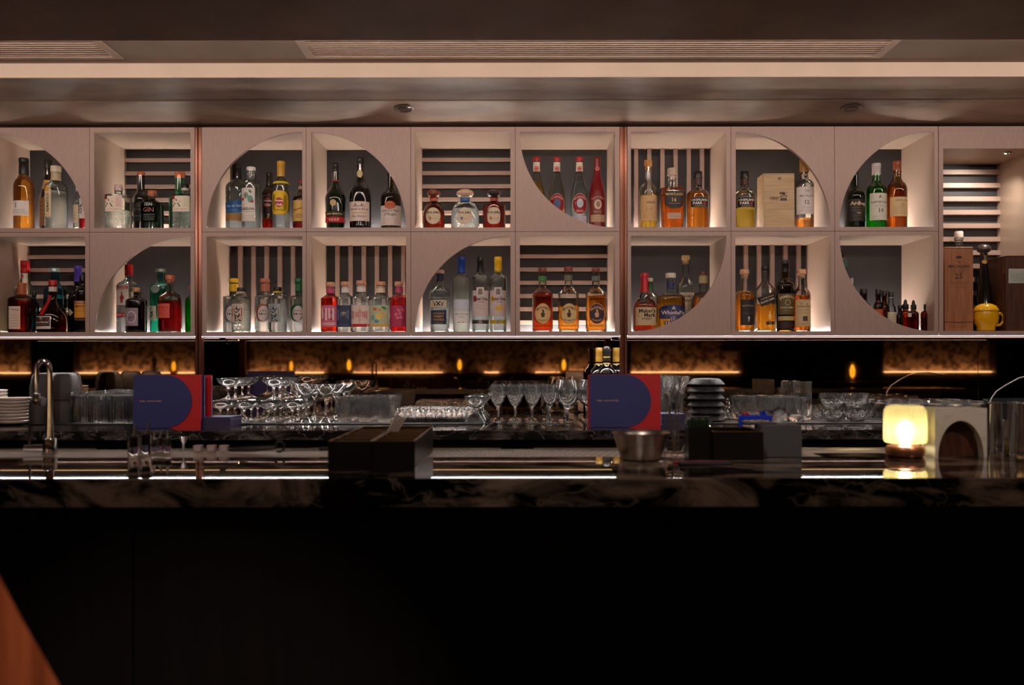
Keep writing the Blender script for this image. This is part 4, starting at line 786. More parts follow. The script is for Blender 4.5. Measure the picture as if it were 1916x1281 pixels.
# small bottles behind the curved panel
bottle('bitters_bottle','green-labelled bottle peeking out high behind the curved panel','L',1574,12,470,D=3.96,body=.8,neck=.88,rn=.4,glass=DGREEN,cap=('plain',K,.95,1.1),labels=[('rect',1566,487,1583,502,(20,84,60),[('lines',1570,492,1582,496,(120,190,160),2)])])
bottle('bitters_bottle','clear stoppered bottle just showing behind the curved panel','L',1594,5,520,D=3.94,body=.7,neck=.85,rn=.5,cap=('plain',(190,190,190),.9,1.1))
AMBD = shell('amber_dark_glass', (170,90,36), (40,16,6))
for lb, u, hw, top, lab, dk in (('dark capped bitters bottle, leftmost by the curved panel edge',1616,12,540,None,1),('brown bitters bottle with orange label beside the clear one',1643,9,541,(196,84,30),0),('brown bitters bottle tucked behind the orange-labelled one',1655,9,544,None,0),('clear bitters bottle with black cap and cream label',1667,9,546,(210,200,170),2),('low dark bitters bottle in front of the dropper bottles',1684,7,571,(190,160,110),1)):
    bottle('bitters_bottle',lb,'L',u,hw,top,D=3.90 if dk != 0 else 3.93,body=.52,neck=.70,rn=.5,glass={1:DKBROWN,0:AMBD,2:CLEAR}[dk],liq={1:None,0:MAHO,2:STRAW}[dk],fill=.5,cap=('plain',K,.88,1.15),
      labels=[('rect',u-hw+1,top+38,u+hw-1,top+58,lab,[('lines',u-5,top+44,u+5,top+52,(90,60,40),3)])] if lab else [])
def dropper(label, u, top, half, lab=False, D=3.885):
    bottle('dropper_bottle',label,'L',u,half,top+12,D=D,body=.60,neck=.74,rn=.42,glass=AMBD,liq=MAHO,fill=.5,cap=('plain',K,.82,1.2),labels=[('rect',u-1,top+26,u+7,top+34,WH,[('lines',u+.5,top+28,u+5.5,top+32,(90,90,90),2)])] if lab else [])
    T = bpy.context.scene.collection.objects[-1]
for lb, u, top, half, lab, D in (('amber dropper bottle with small white sticker, left of the droppers',1694,560,10.5,True,3.885),('amber dropper bottle without a sticker, second dropper from left',1709,561,9.5,False,3.90),('amber dropper bottle squeezed behind the second one',1714,562,8,False,3.99),('dark dropper bottle behind the rightmost dropper bottle',1725,560,9,False,3.99),('dark dropper bottle with white sticker, rightmost dropper',1734,560,10.5,True,3.885)):
    s = F/D; zf = LZ0; H = EYE+(HY-top-ROLL*(u-CX))/s-zf
    T = bottle('dropper_bottle',lb,'L',u,half,top+9,D=D,body=.62,neck=.76,rn=.42,glass=AMBD,liq=MAHO,fill=.5,cap=('plain',K,.84,1.3),labels=[('rect',u+.5,top+26,u+9,top+33,WH,[('lines',u+2,top+28,u+7,top+31,(90,90,90),2)])] if lab else [])
    r = half/s*.42
    obj('rubber_bulb', MB().lathe([(H-.024,r*.8),(H-.012,r*.75),(H-.004,r*.55),(H,r*.2)], 16), M_BLACK, T, 40)
# ---- niche
bottle('whisky_bottle','clear bottle with white cap standing behind the orange wooden box','L',1794,10,433,D=4.05,body=.76,neck=.84,rn=.7,cap=('long',(220,206,200),.94,1.05))
bottle('tequila_bottle','tall tapering black tequila bottle with steel ball stopper and gold strip','L',1841,17,457,D=3.95,body=.10,neck=.93,rn=.34,sh='s',glass=DARKG,cap=('ball',(90,84,84),.90,1.35,'m'),
 labels=[('rect',1838,468,1842,487,(110,96,50),[]),('disc',1835,486,1844,494,(206,160,80))])
# ================================================================== BOXES AND MUG ON THE SHELVES
def boxthing(name, label, u0, u1, v0, zf, D, depth, m, inset=.0012, cat='box'):
    p0, p1 = px(u0, v0, D), px(u1, v0, D); H = p0.z-zf; w_ = p1.x-p0.x
    T = thing(name, label, cat, ((p0.x+p1.x)/2, D, zf))
    obj('box_body', MB().rbox(-w_/2,w_/2,0,depth,0,H*.985,inset), m, T, 0)
    obj('lid', MB().rbox(-w_/2,w_/2,0,depth,H*.987,H,.0008), m, T, 0)
    return T, w_, H
def flat_text(T, name, items, D, u, m, zf, y=-.0006):
    b = MB(); s = F/D
    for t in items:
        k = t[4] if len(t) > 4 else {}
        put_text(b, t[0], lambda x, z: (x, y, z), (t[1]-u)/s, EYE+(HY-t[2]-ROLL*(u-CX))/s-zf, t[3]/s, k.get('h') and k['h']/s, k.get('b', .012), k.get('sh', 0))
    return obj(name, b, m, T, 0, fix=False)
INK = mat('dark_brown_ink', (60,36,26), .5); 
T, w_, H = boxthing('presentation_box','pale wooden presentation box with brush character under the curved panel',1428.5,1486.5,324,UZ0,3.88,.10,M_BOXW)
flat_text(T,'lettering',[('響',1466,367,17,{'b':.03}),('HIBIKI',1449,370.5,16,{'b':.02})],3.88,1457.5,INK,UZ0)
flat_text(T,'lettering',[('SUNTORY WHISKY',1449,374,16)],3.88,1457.5,INK,UZ0)
s_ = F/3.88; zz = EYE+(HY-334-ROLL*500)/s_-UZ0
obj('emblem', MB().box(-.0000,.0118,-.0008,0,zz-.006,zz+.0055).shift((-.003,0,0)), INK, T, 0)
obj('emblem', MB().prism([(-.0015,zz-.004),(.0075,zz-.004),(.003,zz+.004)],-.0012,-.0007), M_BOXW, T, 0)
T, w_, H = boxthing('presentation_box','tall orange wooden whisky box numbered twenty-five in the right niche',1767.5,1821,462,LZ0,3.86,.10,M_OAK)
flat_text(T,'lettering',[('THE',1794,490,7,{'b':.02}),('MACALLAN',1794,498,38,{'b':.03}),('25',1794,516,15,{'b':.01})],3.86,1794.2,INK,LZ0)
b = MB(); 
for v, hw in ((504,16),(507,12),(528,18),(531,14),(537,10),(604,12),(609,16),(612,14)):
    z = EYE+(HY-v-ROLL*836)/(F/3.86)-LZ0; x = -hw/440
    while x < hw/440:
        w1 = .002+.003*random.random(); b.box(x,min(x+w1,hw/440),-.0006,0,z-.0006,z+.0006); x += w1+.0012
o = obj('small_print', b, INK, T, 0); o['kind'] = 'stuff'
z = EYE+(HY-481-ROLL*836)/(F/3.86)-LZ0
obj('emblem', MB().lathe([(0,.013),(.0007,.013)], 20, sy=.45).xf(Matrix.Translation((0,0,z)) @ Matrix.Rotation(math.pi/2,4,'X')), INK, T)
obj('base_groove', MB().box(-w_/2-.0004,w_/2+.0004,-.0006,.0,.038,.0405), INK, T, 0)
T, w_, H = boxthing('gift_box','matte black bottle box behind the black tequila bottle in the niche',1843,1864,501,LZ0,4.0,.08,mat('matte_black_card',(16,16,18),.6))
T, w_, H = boxthing('walnut_case','dark walnut case with silver plaque at the right edge of the niche',1883,1945,478,LZ0,3.84,.20,M_WALNUT)
obj('plaque', MB().rbox(-w_/2+.008,w_/2-.012,-.004,0,H-.118,H-.056,.002), mat('silver_plaque',(196,206,196),.3,.3), T, 0)
b = MB()
for q in range(4):
    x = -w_/2+.018
    while x < -w_/2+.075: w1 = .003+.005*random.random(); b.box(x,x+w1,-.0045,-.004,H-.078-.009*q,H-.0765-.009*q); x += w1+.0018
o = obj('small_print', b, mat('grey_ink',(110,110,100),.5), T, 0); o['kind'] = 'stuff'
for zz in (.045,H-.06): obj('hinge', MB().box(-w_/2-.0015,-w_/2,.020,.030,zz-.012,zz+.012), mat('brass',(190,140,60),.3,.9), T, 0)
# plain yellow lidded mug
p = px(1845, 617, 3.87)
T = thing('yellow_mug','glossy yellow lidded ceramic mug in front of the black bottle','mug',(p.x,3.87,LZ0))
M_YEL = mat('yellow_glaze',(236,178,16),.18,0,.04,20,coat=.6)
obj('cup', MB().lathe([(0,.030),(.006,.036),(.02,.036),(.035,.046),(.06,.050),(.083,.048),(.084,.045),(.02,.032)], 32, cap1=False), M_YEL, T, 40)
obj('lid', MB().lathe([(.085,.050),(.088,.051),(.094,.049),(.108,.040),(.117,.024),(.120,.006)], 32), M_YEL, T, 40)
obj('handle', MB().tube([(.042,0,.07),(.060,0,.078),(.073,0,.066),(.073,0,.044),(.060,0,.028),(.040,0,.026)], [.006]*6, 10), M_YEL, T, 60)
# ================================================================== BACK COUNTER
ZC = zc; ZMAT = zc+.004
def base(u, D): return (px(u, 678, D).x, D, ZC)
# -- drinkware prototypes (local origin at the foot)
def tumbler(mb_fl=(24,.02), H=.125, r0=.031, r1=.037, wall=.003, foot=.012, seg=48, inv=False):
    out = [(0,r0*.94),(.003,r0),(H*.5,(r0+r1)/2),(H,r1)]; inn = [(H-.0006,r1-wall),(H*.5,(r0+r1)/2-wall),(foot+.003,r0-wall),(foot,r0*.6)]
    b = MB().lathe(out+inn, seg, flute=mb_fl)
    return b
def flip(b, H): b.v = [(x,-y,H-z) for x,y,z in b.v]; return b
GL = M_GLASS
first = {}
def place(kind, build, u, D, label, cat='glass', group=None, z=None, rz=0):
    loc = list(base(u, D)); loc[2] = ZC if z is None else z
    if kind not in first:
        T = thing(kind, label, cat, loc, rz, group)
        for nm, mb, m in build(): obj(nm, mb, m, T, 50)
        first[kind] = T; return T
    return dup(first[kind], loc, label, rz, group)
# upside-down tall tumblers, block at the left
def b_tumb(): return [('bowl', flip(tumbler(H=.124, r0=.0325, r1=.0365, foot=.014, mb_fl=(14,.028), seg=84), .124), GL)]
for j in range(5):
    for i in range(5):
        D = 3.64+.088*j; u = 958+(151+36*i-958)*1.0
        u = 958+((151-958)/F*3.64+.0775*i+(.004*((i*7+j*3)%3-1)))*F/D
        place('tall_tumbler', b_tumb, u, D, 'clear tall tumbler upside down left of the menu, %s, %s' % (ROW[j], ORD[i]), z=ZMAT, rz=.3*i+j)
# ribbed tumblers, open side up
def b_rib(): return [('bowl', tumbler(H=.100, r0=.028, r1=.0385, foot=.014, mb_fl=(28,.018), seg=84), GL)]
for j in range(4):
    for i in range(3):
        D = 3.70+.09*j; u = 958+((644.5-958)/F*3.70+.0815*i)*F/D
        place('ribbed_tumbler', b_rib, u, D, 'ribbed clear tumbler between cocktail and shot glasses, %s, %s' % (ROW[j], ORD[i]), z=ZMAT, rz=.13*i+j)
# ribbed shot glasses, upside down
def b_shot():
    return [('bowl', MB().lathe([(0,.0215),(.018,.0225),(.036,.021),(.050,.017),(.056,.012),(.0575,.004),(.050,.006),(.044,.012),(.030,.0185),(.012,.0200),(.0004,.0200)], 40, flute=(10,.03)), GL)]
for j in range(6):
    for i in range(7 if j else 8):
        D = 3.64+.048*j; u = 958+((748-958)/F*3.64+.0415*i+(.02 if j%2 else 0))*F/D
        place('shot_glass', b_shot, u, D, 'small upside down shot glass mid counter, %s, %s' % (ROW[j], ORD[i]), z=ZMAT, rz=.2*i)
# hourglass cocktail glasses
def b_hour(): return [('bowl', MB().lathe([(0,.052),(.002,.0525),(.030,.026),(.050,.010),(.056,.0095),(.062,.013),(.084,.032),(.108,.047),(.1075,.0455),(.084,.030),(.064,.009),(.060,.001)], 40), GL)]
for j, (u, D) in enumerate(((890,3.64),(897,3.75),(901,3.87))): place('hourglass_glass', b_hour, u, D, 'clear hourglass-shaped cocktail glass right of the shot glasses, '+ROW[j], rz=.2*j)
# small wine glasses
def b_wine():
    return [('glass', MB().lathe([(0,.033),(.0015,.0335),(.003,.030),(.006,.010),(.012,.0045),(.055,.0037),(.066,.0052),(.074,.014),(.088,.024),(.110,.0325),(.130,.0345),(.152,.0325),(.1518,.0316),(.130,.0335),(.110,.0312),(.088,.0225),(.076,.010),(.073,.001)], 32), GL)]
for j in range(4):
    for i in range(4):
        D = 3.62+.095*j; u = 958+((931-958)/F*3.62+.0695*i)*F/D
        place('wine_glass', b_wine, u, D, 'small stemmed wine glass left of right menu, %s, %s' % (ROW[j], ORD[i]), rz=j)
def b_ball():
    return [('glass', MB().lathe([(0,.036),(.0015,.0365),(.003,.032),(.006,.010),(.012,.0045),(.048,.004),(.058,.006),(.068,.020),(.085,.036),(.105,.044),(.125,.0455),(.150,.041),(.172,.033),(.1717,.032),(.150,.040),(.125,.0445),(.105,.043),(.085,.0345),(.068,.016),(.064,.001)], 36), GL)]
for j in range(3):
    for i in range(2):
        D = 3.64+.10*j; u = 958+((1062-958)/F*3.64+.093*i)*F/D
        place('balloon_glass', b_ball, u, D, 'round balloon wine glass half behind the right menu, %s, %s' % (ROW[j], ORD[i]))
# coupes in two layers
def b_coupe():
    return [('glass', MB().lathe([(0,.034),(.0015,.0345),(.004,.028),(.012,.010),(.018,.0045),(.046,.004),(.052,.007),(.058,.022),(.070,.038),(.088,.0465),(.0878,.0457),(.070,.0365),(.058,.019),(.0545,.001)], 36), GL)]
for j in range(4):
    for i in range(4):
        D = 3.63+.096*j; u = 958+((412-958)/F*3.63+.096*i)*F/D
        place('low_coupe', b_coupe, u, D, 'clear coupe in the lower layer behind the left menu, %s, %s' % (ROW[j], ORD[i]), z=ZMAT)
for j in range(4):
    for i in range(2):
        D = 3.68+.096*j; u = 958+((427-958)/F*3.68+.185*i+(.0 if i else 0))*F/D
        place('low_coupe', b_coupe, u, D, 'clear coupe stacked on the lower layer, %s, %s' % (ROW[j], ORD[i]), z=ZMAT+.0885)
# martini-style glasses
def b_mart():
    return [('glass', MB().lathe([(0,.040),(.0015,.0405),(.008,.030),(.022,.008),(.030,.0045),(.085,.004),(.096,.006),(.115,.026),(.135,.043),(.150,.0485),(.1498,.0475),(.135,.0415),(.115,.023),(.099,.002)], 36), GL)]
for k, (u, D) in enumerate(((573,3.63),(609,3.63),(588,3.76),(628,3.78),(648,3.92),(560,3.92))): place('cocktail_glass', b_mart, u, D, 'wide stemmed cocktail glass beside the stacked coupes, '+['front row leftmost','front row rightmost','middle row leftmost','middle row rightmost','rear row right','rear row left'][k], z=ZMAT)
# tall flared cut glasses
def b_cut():
    b = MB().lathe([(0,.030),(.004,.032),(.060,.033),(.12,.040),(.165,.060),(.185,.064),(.1845,.0615),(.165,.057),(.12,.0375),(.06,.030),(.020,.028)], 60, flute=(10,.06), twist=3)
    return [('bowl', b, GL)]
for k, (u, D) in enumerate(((1238,3.69),(1262,3.83),(1203,3.83),(1232,3.97))): place('cut_glass_vase', b_cut, u, D, 'tall flared cut-crystal glass behind the menu, '+['frontmost','middle right','middle left','rearmost'][k], rz=.3*k)
# ribbed glasses right of the slate bowls
def b_rib2(): return [('bowl', tumbler(H=.098, r0=.033, r1=.040, foot=.024, mb_fl=(18,.03), seg=72), GL)]
for j in range(3):
    for i in range(3):
        if j == 0 and i == 0: continue
        D = 3.66+.095*j; u = 958+((1408-958)/F*3.66+.087*i)*F/D
        place('rocks_glass', b_rib2, u, D, 'fluted clear rocks glass behind the grey box, %s, %s' % (ROW[j], ORD[i]), z=ZMAT)
def b_rib3(): return [('bowl', tumbler(H=.158, r0=.036, r1=.0385, foot=.012, mb_fl=(32,.02), seg=96), GL)]
for k, (u, D) in enumerate(((1501,3.80),(1479,3.93))): place('ribbed_highball', b_rib3, u, D, ['tall ribbed highball glass beside the swirled bowls, front','tall ribbed highball glass tucked behind the front one'][k], z=ZMAT)
# swirled bowls
def b_sw():
    b = MB().lathe([(0,.022),(.003,.028),(.018,.044),(.040,.0515),(.058,.050),(.0578,.047),(.040,.0485),(.018,.040),(.007,.022)], 64, flute=(12,.035), twist=14)
    return [('bowl', b, GL)]
for k, (u, D, z, a) in enumerate(((1560,3.66,0,0),(1603,3.66,0,.5),(1574,3.76,0,1),(1541,3.84,0,.2),(1613,3.80,0,.9),(1558,3.68,.056,1.5),(1600,3.68,.056,.3))):
    place('swirled_bowl', b_sw, u, D, 'swirled clear glass bowl right of the highballs, '+['front left','front right','middle row','rear left','rear right','stacked on the front left one','stacked on the front right one'][k], 'bowl', z=ZMAT+z, rz=a)
# old fashioned glasses behind the lamp
def b_of(): return [('bowl', flip(tumbler(H=.085, r0=.036, r1=.039, foot=.012, mb_fl=(10,.02)), .085), GL)]
for j in range(3):
    for i in range(5):
        D = 3.72+.10*j; u = 958+((1672-958)/F*3.72+.083*i)*F/D
        place('old_fashioned_glass', b_of, u, D, 'upside down rocks glass behind lamp, %s, %s' % (ROW[j], ORD[i]), rz=.1*i)
# crystal figure of linked rings and leaves
T = thing('crystal_ornament','clear glass ornament of grape-like rings between slate bowls and tumblers','ornament',base(1378,3.66))
b = MB(); random.seed(3)
def torus(b, c, R, r, ax=0, n=14, m=6):
    v = []; f = []
    for i in range(n):
        a = 2*math.pi*i/n
        for j in range(m):
            t = 2*math.pi*j/m; X = (R+r*math.cos(t))*math.cos(a); Z = (R+r*math.cos(t))*math.sin(a); Y = r*math.sin(t)
            v.append((c[0]+X*math.cos(ax)-Y*math.sin(ax), c[1]+Y*math.cos(ax)+X*math.sin(ax), c[2]+Z))
    for i in range(n):
        for j in range(m): f.append((i*m+j, ((i+1)%n)*m+j, ((i+1)%n)*m+(j+1)%m, i*m+(j+1)%m))
    b.add(v, f)
for k, (x, z) in enumerate(((-.048,.014),(-.036,.034),(-.045,.052),(-.028,.020),(-.030,.068),(-.05,.032),(-.036,.084))):
    b = MB(); torus(b, (x, -.01*(k%3), z+.004), .0095, .0028, .3*k); obj('ring', b, GL, T, 60)
obj('leaf', MB().prism([(-.028,.06),(.022,.098),(.028,.10),(.016,.04),(.0,.02)], -.006, .004), GL, T, 20)
obj('leaf', MB().prism([(-.006,.085),(.044,.012),(.036,.006),(-.012,.06)], -.016, -.008), GL, T, 20)
obj('base', MB().rbox(-.05,.05,-.02,.03,0,.014,.004), GL, T, 20)
# glass box
T = thing('glass_cube_dish','low clear glass box in front of the slate bowls','dish',base(1306,3.50))
obj('body', MB().rbox(-.05,.045,-.02,.03,0,.036,.003), GL, T, 20)
# plates
M_PLATE = mat('stoneware_plate',(222,206,196),.35,0,.04,12,coat=.2)
def b_plate(): return [('plate', MB().lathe([(0,.045),(.002,.060),(.007,.066),(.0125,.068),(.0135,.067),(.008,.062),(.004,.050)], 40), M_PLATE)]
for k in range(8): place('side_plate', b_plate, 28, 3.60, 'cream stoneware plate at far left, %s' % (['bottom of the front stack']+[o+' plate up in the front stack' for o in ('second','third','fourth','fifth','sixth','seventh')]+['top of the front stack'])[k], 'plate', z=ZMAT+.0128*k, rz=.4*k)
for k in range(10): place('side_plate', b_plate, -20, 3.76, 'cream stoneware plate at left edge, %s' % (['bottom of the rear stack']+[o+' plate up in the rear stack' for o in ('second','third','fourth','fifth','sixth','seventh','eighth','ninth')]+['top of the rear stack'])[k], 'plate', z=ZMAT+.0128*k, rz=.4*k)
# dark grey bowls and cups
M_DG = mat('charcoal_stoneware',(50,46,45),.55,0,.08,30)
def b_bowl(): return [('bowl', MB().lathe([(0,.055),(.05,.055),(.092,.047),(.103,.040),(.106,.030)], 36, flute=(9,.03)), M_DG)]
for k, (u, D, z) in enumerate(((122,3.68,0),(122,3.68,.0925),(84,3.70,.0),(84,3.70,.0925),(100,3.86,.0),(100,3.86,.0925),(128,3.92,.0),(128,3.92,.0925))):
    place('charcoal_bowl', b_bowl, u, D, 'upside down charcoal bowl left of the tumblers, '+['front right, lower','front right, upper','front left, lower','front left, upper','rear left, lower','rear left, upper','rear right, lower','rear right, upper'][k], 'bowl', z=ZMAT+z)
def b_cup(): return [('cup', MB().lathe([(0,.034),(.07,.034),(.096,.030),(.104,.024),(.106,.016)], 28), M_DG)]
place('charcoal_cup', b_cup, 72, 3.585, 'small upside down charcoal cup standing before the charcoal bowls', 'cup', z=ZMAT)
# slate-look stacked bowls
M_SL = marble('black_slate',(26,27,29),(62,64,68),(120,122,126),14,.6,.6,.5)
def b_sl(): return [('bowl', MB().lathe([(0,.058),(.003,.074),(.006,.075),(.024,.058),(.028,.050),(.029,.030)], 36), M_SL)]
for k in range(6): place('slate_ashtray', b_sl, 1321, 3.70, 'dark veined stone dish right of the crystal, '+['bottom of the stack','second from bottom','third from bottom','fourth from bottom','second from top','top of the stack'][k], 'dish', z=ZMAT+.0290*k, rz=k)
# menus
M_NAVY = mat('navy_cover',(46,52,116),.55,0,.04,300,.05); M_REDC = mat('red_cover',(206,20,30),.5,0,.04,300,.05); M_LET = mat('gilt_print',(214,176,140),.4)
def menu(u0, u1, v0, v1, D, label, u, order='front'):
    a, b_ = px(u0, v0, D), px(u1, v1, D); H = px(u0, v0, D).z-ZC; w_ = b_.x-a.x
    T = thing('menu', label, 'menu', (a.x, D, ZC))
    R = H/2; xc = w_*.865-R; pts = [(0,0.001),(xc,0.001)]+[(xc+R*math.cos(t), R+(R-.001)*math.sin(t)) for t in [math.pi*(-.5+i/28) for i in range(29)]]+[(0,H-.001)]
    tilt = Matrix.Rotation(math.radians(3), 4, 'X')*1
    M = Matrix.Shear('XY', 4, (0,0)); off = .006 if order == 'front' else 0
    def fin(n, mb, m, par=T): return obj(n, mb.xf(Matrix.Rotation(math.radians(-2), 4, 'X')), m, par, 0)
    fin('flap_cover', MB().prism(pts, -.006, -.003), M_NAVY)
    fin('cover', MB().box(.002,w_,-.002,.003,0,H), M_REDC)
    fin('pages', MB().box(.006,w_-.004,.0032,.012,.002,H-.002), mat('paper_white',(220,212,200),.7))
    fin('rear_cover', MB().box(.002,w_,.0125,.0145,0,H), M_NAVY)
    b = MB(); put_text(b, 'THE OPPOSITES', lambda x, z: (x,-.0063,z), w_*(.255 if order == 'front' else .29), H*.505, .083 if order=='front' else .083, None, .02, 0, 0, 1.35)
    fin('lettering', b, M_LET)
    return T, w_, H
T, w_, H = menu(250, 376, 701, 800, 3.385, 'navy and red menu standing at the left of the back counter', 250)
T['label'] = 'navy and red menu, front of the left standing group'
for k, (u, m_, lb) in enumerate(((377,M_NAVY,'navy edge of a second menu standing behind the left one'),(384,M_REDC,'red edge of a third menu standing behind the left one'))):
    p = px(u, 700, 3.42+.03*k); o = thing('menu', lb, 'menu', (p.x-.19,3.42+.035*k,ZC))
    obj('cover', MB().box(0,.20+.012*k,0,.003,0,.196), M_REDC if k else M_NAVY, o, 0); obj('pages', MB().box(0,.198+.012*k,.0032,.012,0,.194), mat('paper_white',(220,212,200),.7), o, 0); obj('rear_cover', MB().box(0,.20+.012*k,.0125,.015,0,.196), M_NAVY, o, 0)
T, w_, H = menu(1103, 1236, 700, 798, 3.385, 'navy and red menu, front of the right standing group', 1100)
p = px(1100,700,3.405); o = thing('menu','red-spined menu leaning directly behind the right menu','menu',(p.x,3.41,ZC)); obj('cover', MB().box(0,.2,0,.003,0,.1965), M_REDC, o, 0); obj('pages', MB().box(0.002,.198,.0032,.012,0,.194), mat('paper_white',(220,212,200),.7), o, 0)
for q, (u0, u1, nn, v0, lb) in enumerate(((378,431,7,780,'left'),(1238,1281,7,775,'right'))):
    a, b_ = px(u0, 790, 3.40), px(u1, 790, 3.40); w_ = b_.x-a.x; th = (px(0,v0,3.4).z-ZC+ROLL*0)/nn*.97
    th = max(.0055, min(.0085, th))
    for k in range(nn):
        o = thing('booklet','slim navy booklet lying by the %s menu, %s' % (lb, ['bottom of the pile','second up','third up','fourth up','fifth up','second from the top','top of the pile'][k]),'booklet',(a.x+.0015*((k*5)%3),3.40,ZC+k*th))
        obj('cover', MB().box(0,w_,0,.14,0,.0012).box(0,w_,0,.14,th-.0014,th-.0002).box(0,.0012,0,.14,0,th-.0002) if 0 else MB().box(0,w_,0,.14,th-.0016,th-.0002), M_NAVY, o, 0); obj('pages', MB().box(.001,w_-.001,.001,.139,.0,th-.0016), mat('dark_paper_edge',(70,60,84),.7), o, 0)
# wine bottles behind the right menu
for k, (u, D, top) in enumerate(((1121,3.93,650),(1135,3.88,648),(1153,3.95,650))):
    bottle('wine_bottle','dark wine bottle with gold capsule behind the right menu, '+ORD[k],ZC,u,17,top,D=D,body=.60,neck=.74,rn=.36,glass=DARKG,cap=('long',(150,112,40) if k != 1 else (20,18,20),.80,1.05),foil=(.76,.86,(176,136,50)),labels=[('rect',u-14,740,u+14,770,WH,[('lines',u-10,748,u+10,764,(90,80,70),4)])])
# dark card reader with a white cable at the right
T = thing('card_terminal','black terminal with papers at the far right of the counter','machine',base(1905,3.6))
obj('body', MB().prismx([(0,0),(.14,0),(.14,.09),(.02,.07)], -.07, .12), M_BLACK, T, 0)
obj('screen', MB().prismx([(.018,.072),(.135,.092),(.135,.094),(.018,.074)], -.06, .11), mat('dark_screen',(16,20,22),.1), T, 0)
T = thing('power_cable','thin white cable arching over the counter at right','cable',base(1850,3.62))
obj('cable', MB().tube([(-.004,0,.0),(.0,0,.07),(.012,0,.10),(.03,0,.125),(.06,0,.145),(.09,0,.162),(.12,0,.178),(.16,0,.188),(.22,0,.19),(.3,0,.18)], .0024, 8), mat('white_cable',(210,200,196),.4), T, 60)
# ================================================================== ON THE FRONT BAR
ZR = ZBAR
def bb(u, D, z=0): return (px(u, 678, D).x, D, ZR+z)
# mixer tap
D = 1.87; s_ = F/D
T = thing('mixer_tap','tall chrome gooseneck tap standing at the left of the bar','tap',bb(93,D))
obj('body', MB().lathe([(-.004,.016),(0,.016),(.002,.0135),(.030,.0135),(.033,.012)], 24), M_CHROME, T)
R = .0135; hx = .20
pts = [(0,0,.03),(0,0,.10),(0,0,.165)]+[(-R+R*math.cos(a), 0, .172+R*1.4*math.sin(a)) for a in [math.pi*i/10 for i in range(11)]]+[(-2*R,0,.14),(-2*R,0,.118)]
obj('spout', MB().tube(pts, [.0085]+[.0054]*(len(pts)-1), 14), M_CHROME, T, 60)
obj('nozzle', MB().lathe([(.098,.0068),(.100,.0075),(.122,.0075),(.125,.006)], 18, (-2*R,0,0)), M_CHROME, T)
obj('lever', MB().tube([(-.008,0,.012),(-.05,-.004,.012)], [.0085,.007], 14), M_CHROME, T, 60)
obj('lever_pin', MB().tube([(-.042,0,.012),(-.041,.0,.062)], [.003,.0026], 8), M_CHROME, T, 60)
# dasher bottles with pourers
def pourer(u, D, H, r, label, lean):
    T = thing('pourer_bottle', label, 'bottle', bb(u, D))
    obj('glass_body', MB().lathe([(0,r*.9),(.002,r),(H*.62,r),(H*.66,r*.9),(H*.64,r*.82),(.004,r*.85)], 24, n=2), GL, T)
    obj('stopper', MB().lathe([(H*.34,r*.66),(H*.60,r*.78),(H*.66,r*.80),(H*.69,r*.6)], 20), M_BLACK, T)
    obj('spout', MB().tube([(0,0,H*.69),(lean*.3,0,H*.8),(lean,0,H*1.06)], [.0036,.0026,.0019], 10), M_STEEL, T, 60)
pourer(250,1.80,.062,.0115,'glass dasher bottle with steel pour spout, largest pair, left one',.004)
pourer(273,1.83,.066,.0115,'glass dasher bottle with steel pour spout, largest pair, right one',.008)
pourer(288,1.90,.040,.008,'small dasher bottle, left of the three short ones',.0)
pourer(299,1.92,.042,.008,'small dasher bottle, middle of the three short ones',.004)
pourer(313,1.90,.044,.008,'small dasher bottle, right of the three short ones',.0)
T = thing('bar_funnel','tiny steel funnel on the drip rail right of the dasher bottles','funnel',bb(343,1.90,.002))
obj('cone', MB().lathe([(0,.003),(.016,.003),(.020,.005),(.030,.010),(.031,.0095),(.021,.004),(.0165,.002)], 18, cap0=False, cap1=False), M_CHROME, T)
for k, u in enumerate((371,396,419)):
    T = thing('salt_block','small frosted white cup on the drip rail, '+ORD[k],'cup',bb(u,1.90,.002))
    obj('cup', MB().lathe([(0,.0075),(.001,.0085),(.013,.0092),(.0128,.0082),(.003,.0072)], 20, n=5), mat('frosted_plastic',(190,170,166),.4), T)
T = thing('bar_tongs','black handled garnish tool lying on the drip rail','tool',bb(430,1.89,.003))
obj('handle', MB().tube([(0,0,.003),(.05,-.01,.006),(.10,-.02,.010)], [.004,.0062,.004], 10), M_BLACK, T, 60)
obj('finger_ring', MB().tube([(.100,-.02,.008),(.103,-.02,.020),(.110,-.02,.024),(.117,-.02,.018),(.117,-.02,.006),(.110,-.02,.001),(.103,-.02,.002)], .0026, 8), M_BLACK, T, 60)
T = thing('bar_knife','thin steel bar knife left of the black caddies','knife',bb(520,1.88,.002))
obj('blade', MB().prism([(0,0),(.085,.006),(.088,.010),(.03,.006)], -.001,.001), M_STEEL, T, 0); obj('handle', MB().tube([(.085,0,.007),(.105,.0,.008)], .004, 8), M_BLACK, T, 60)
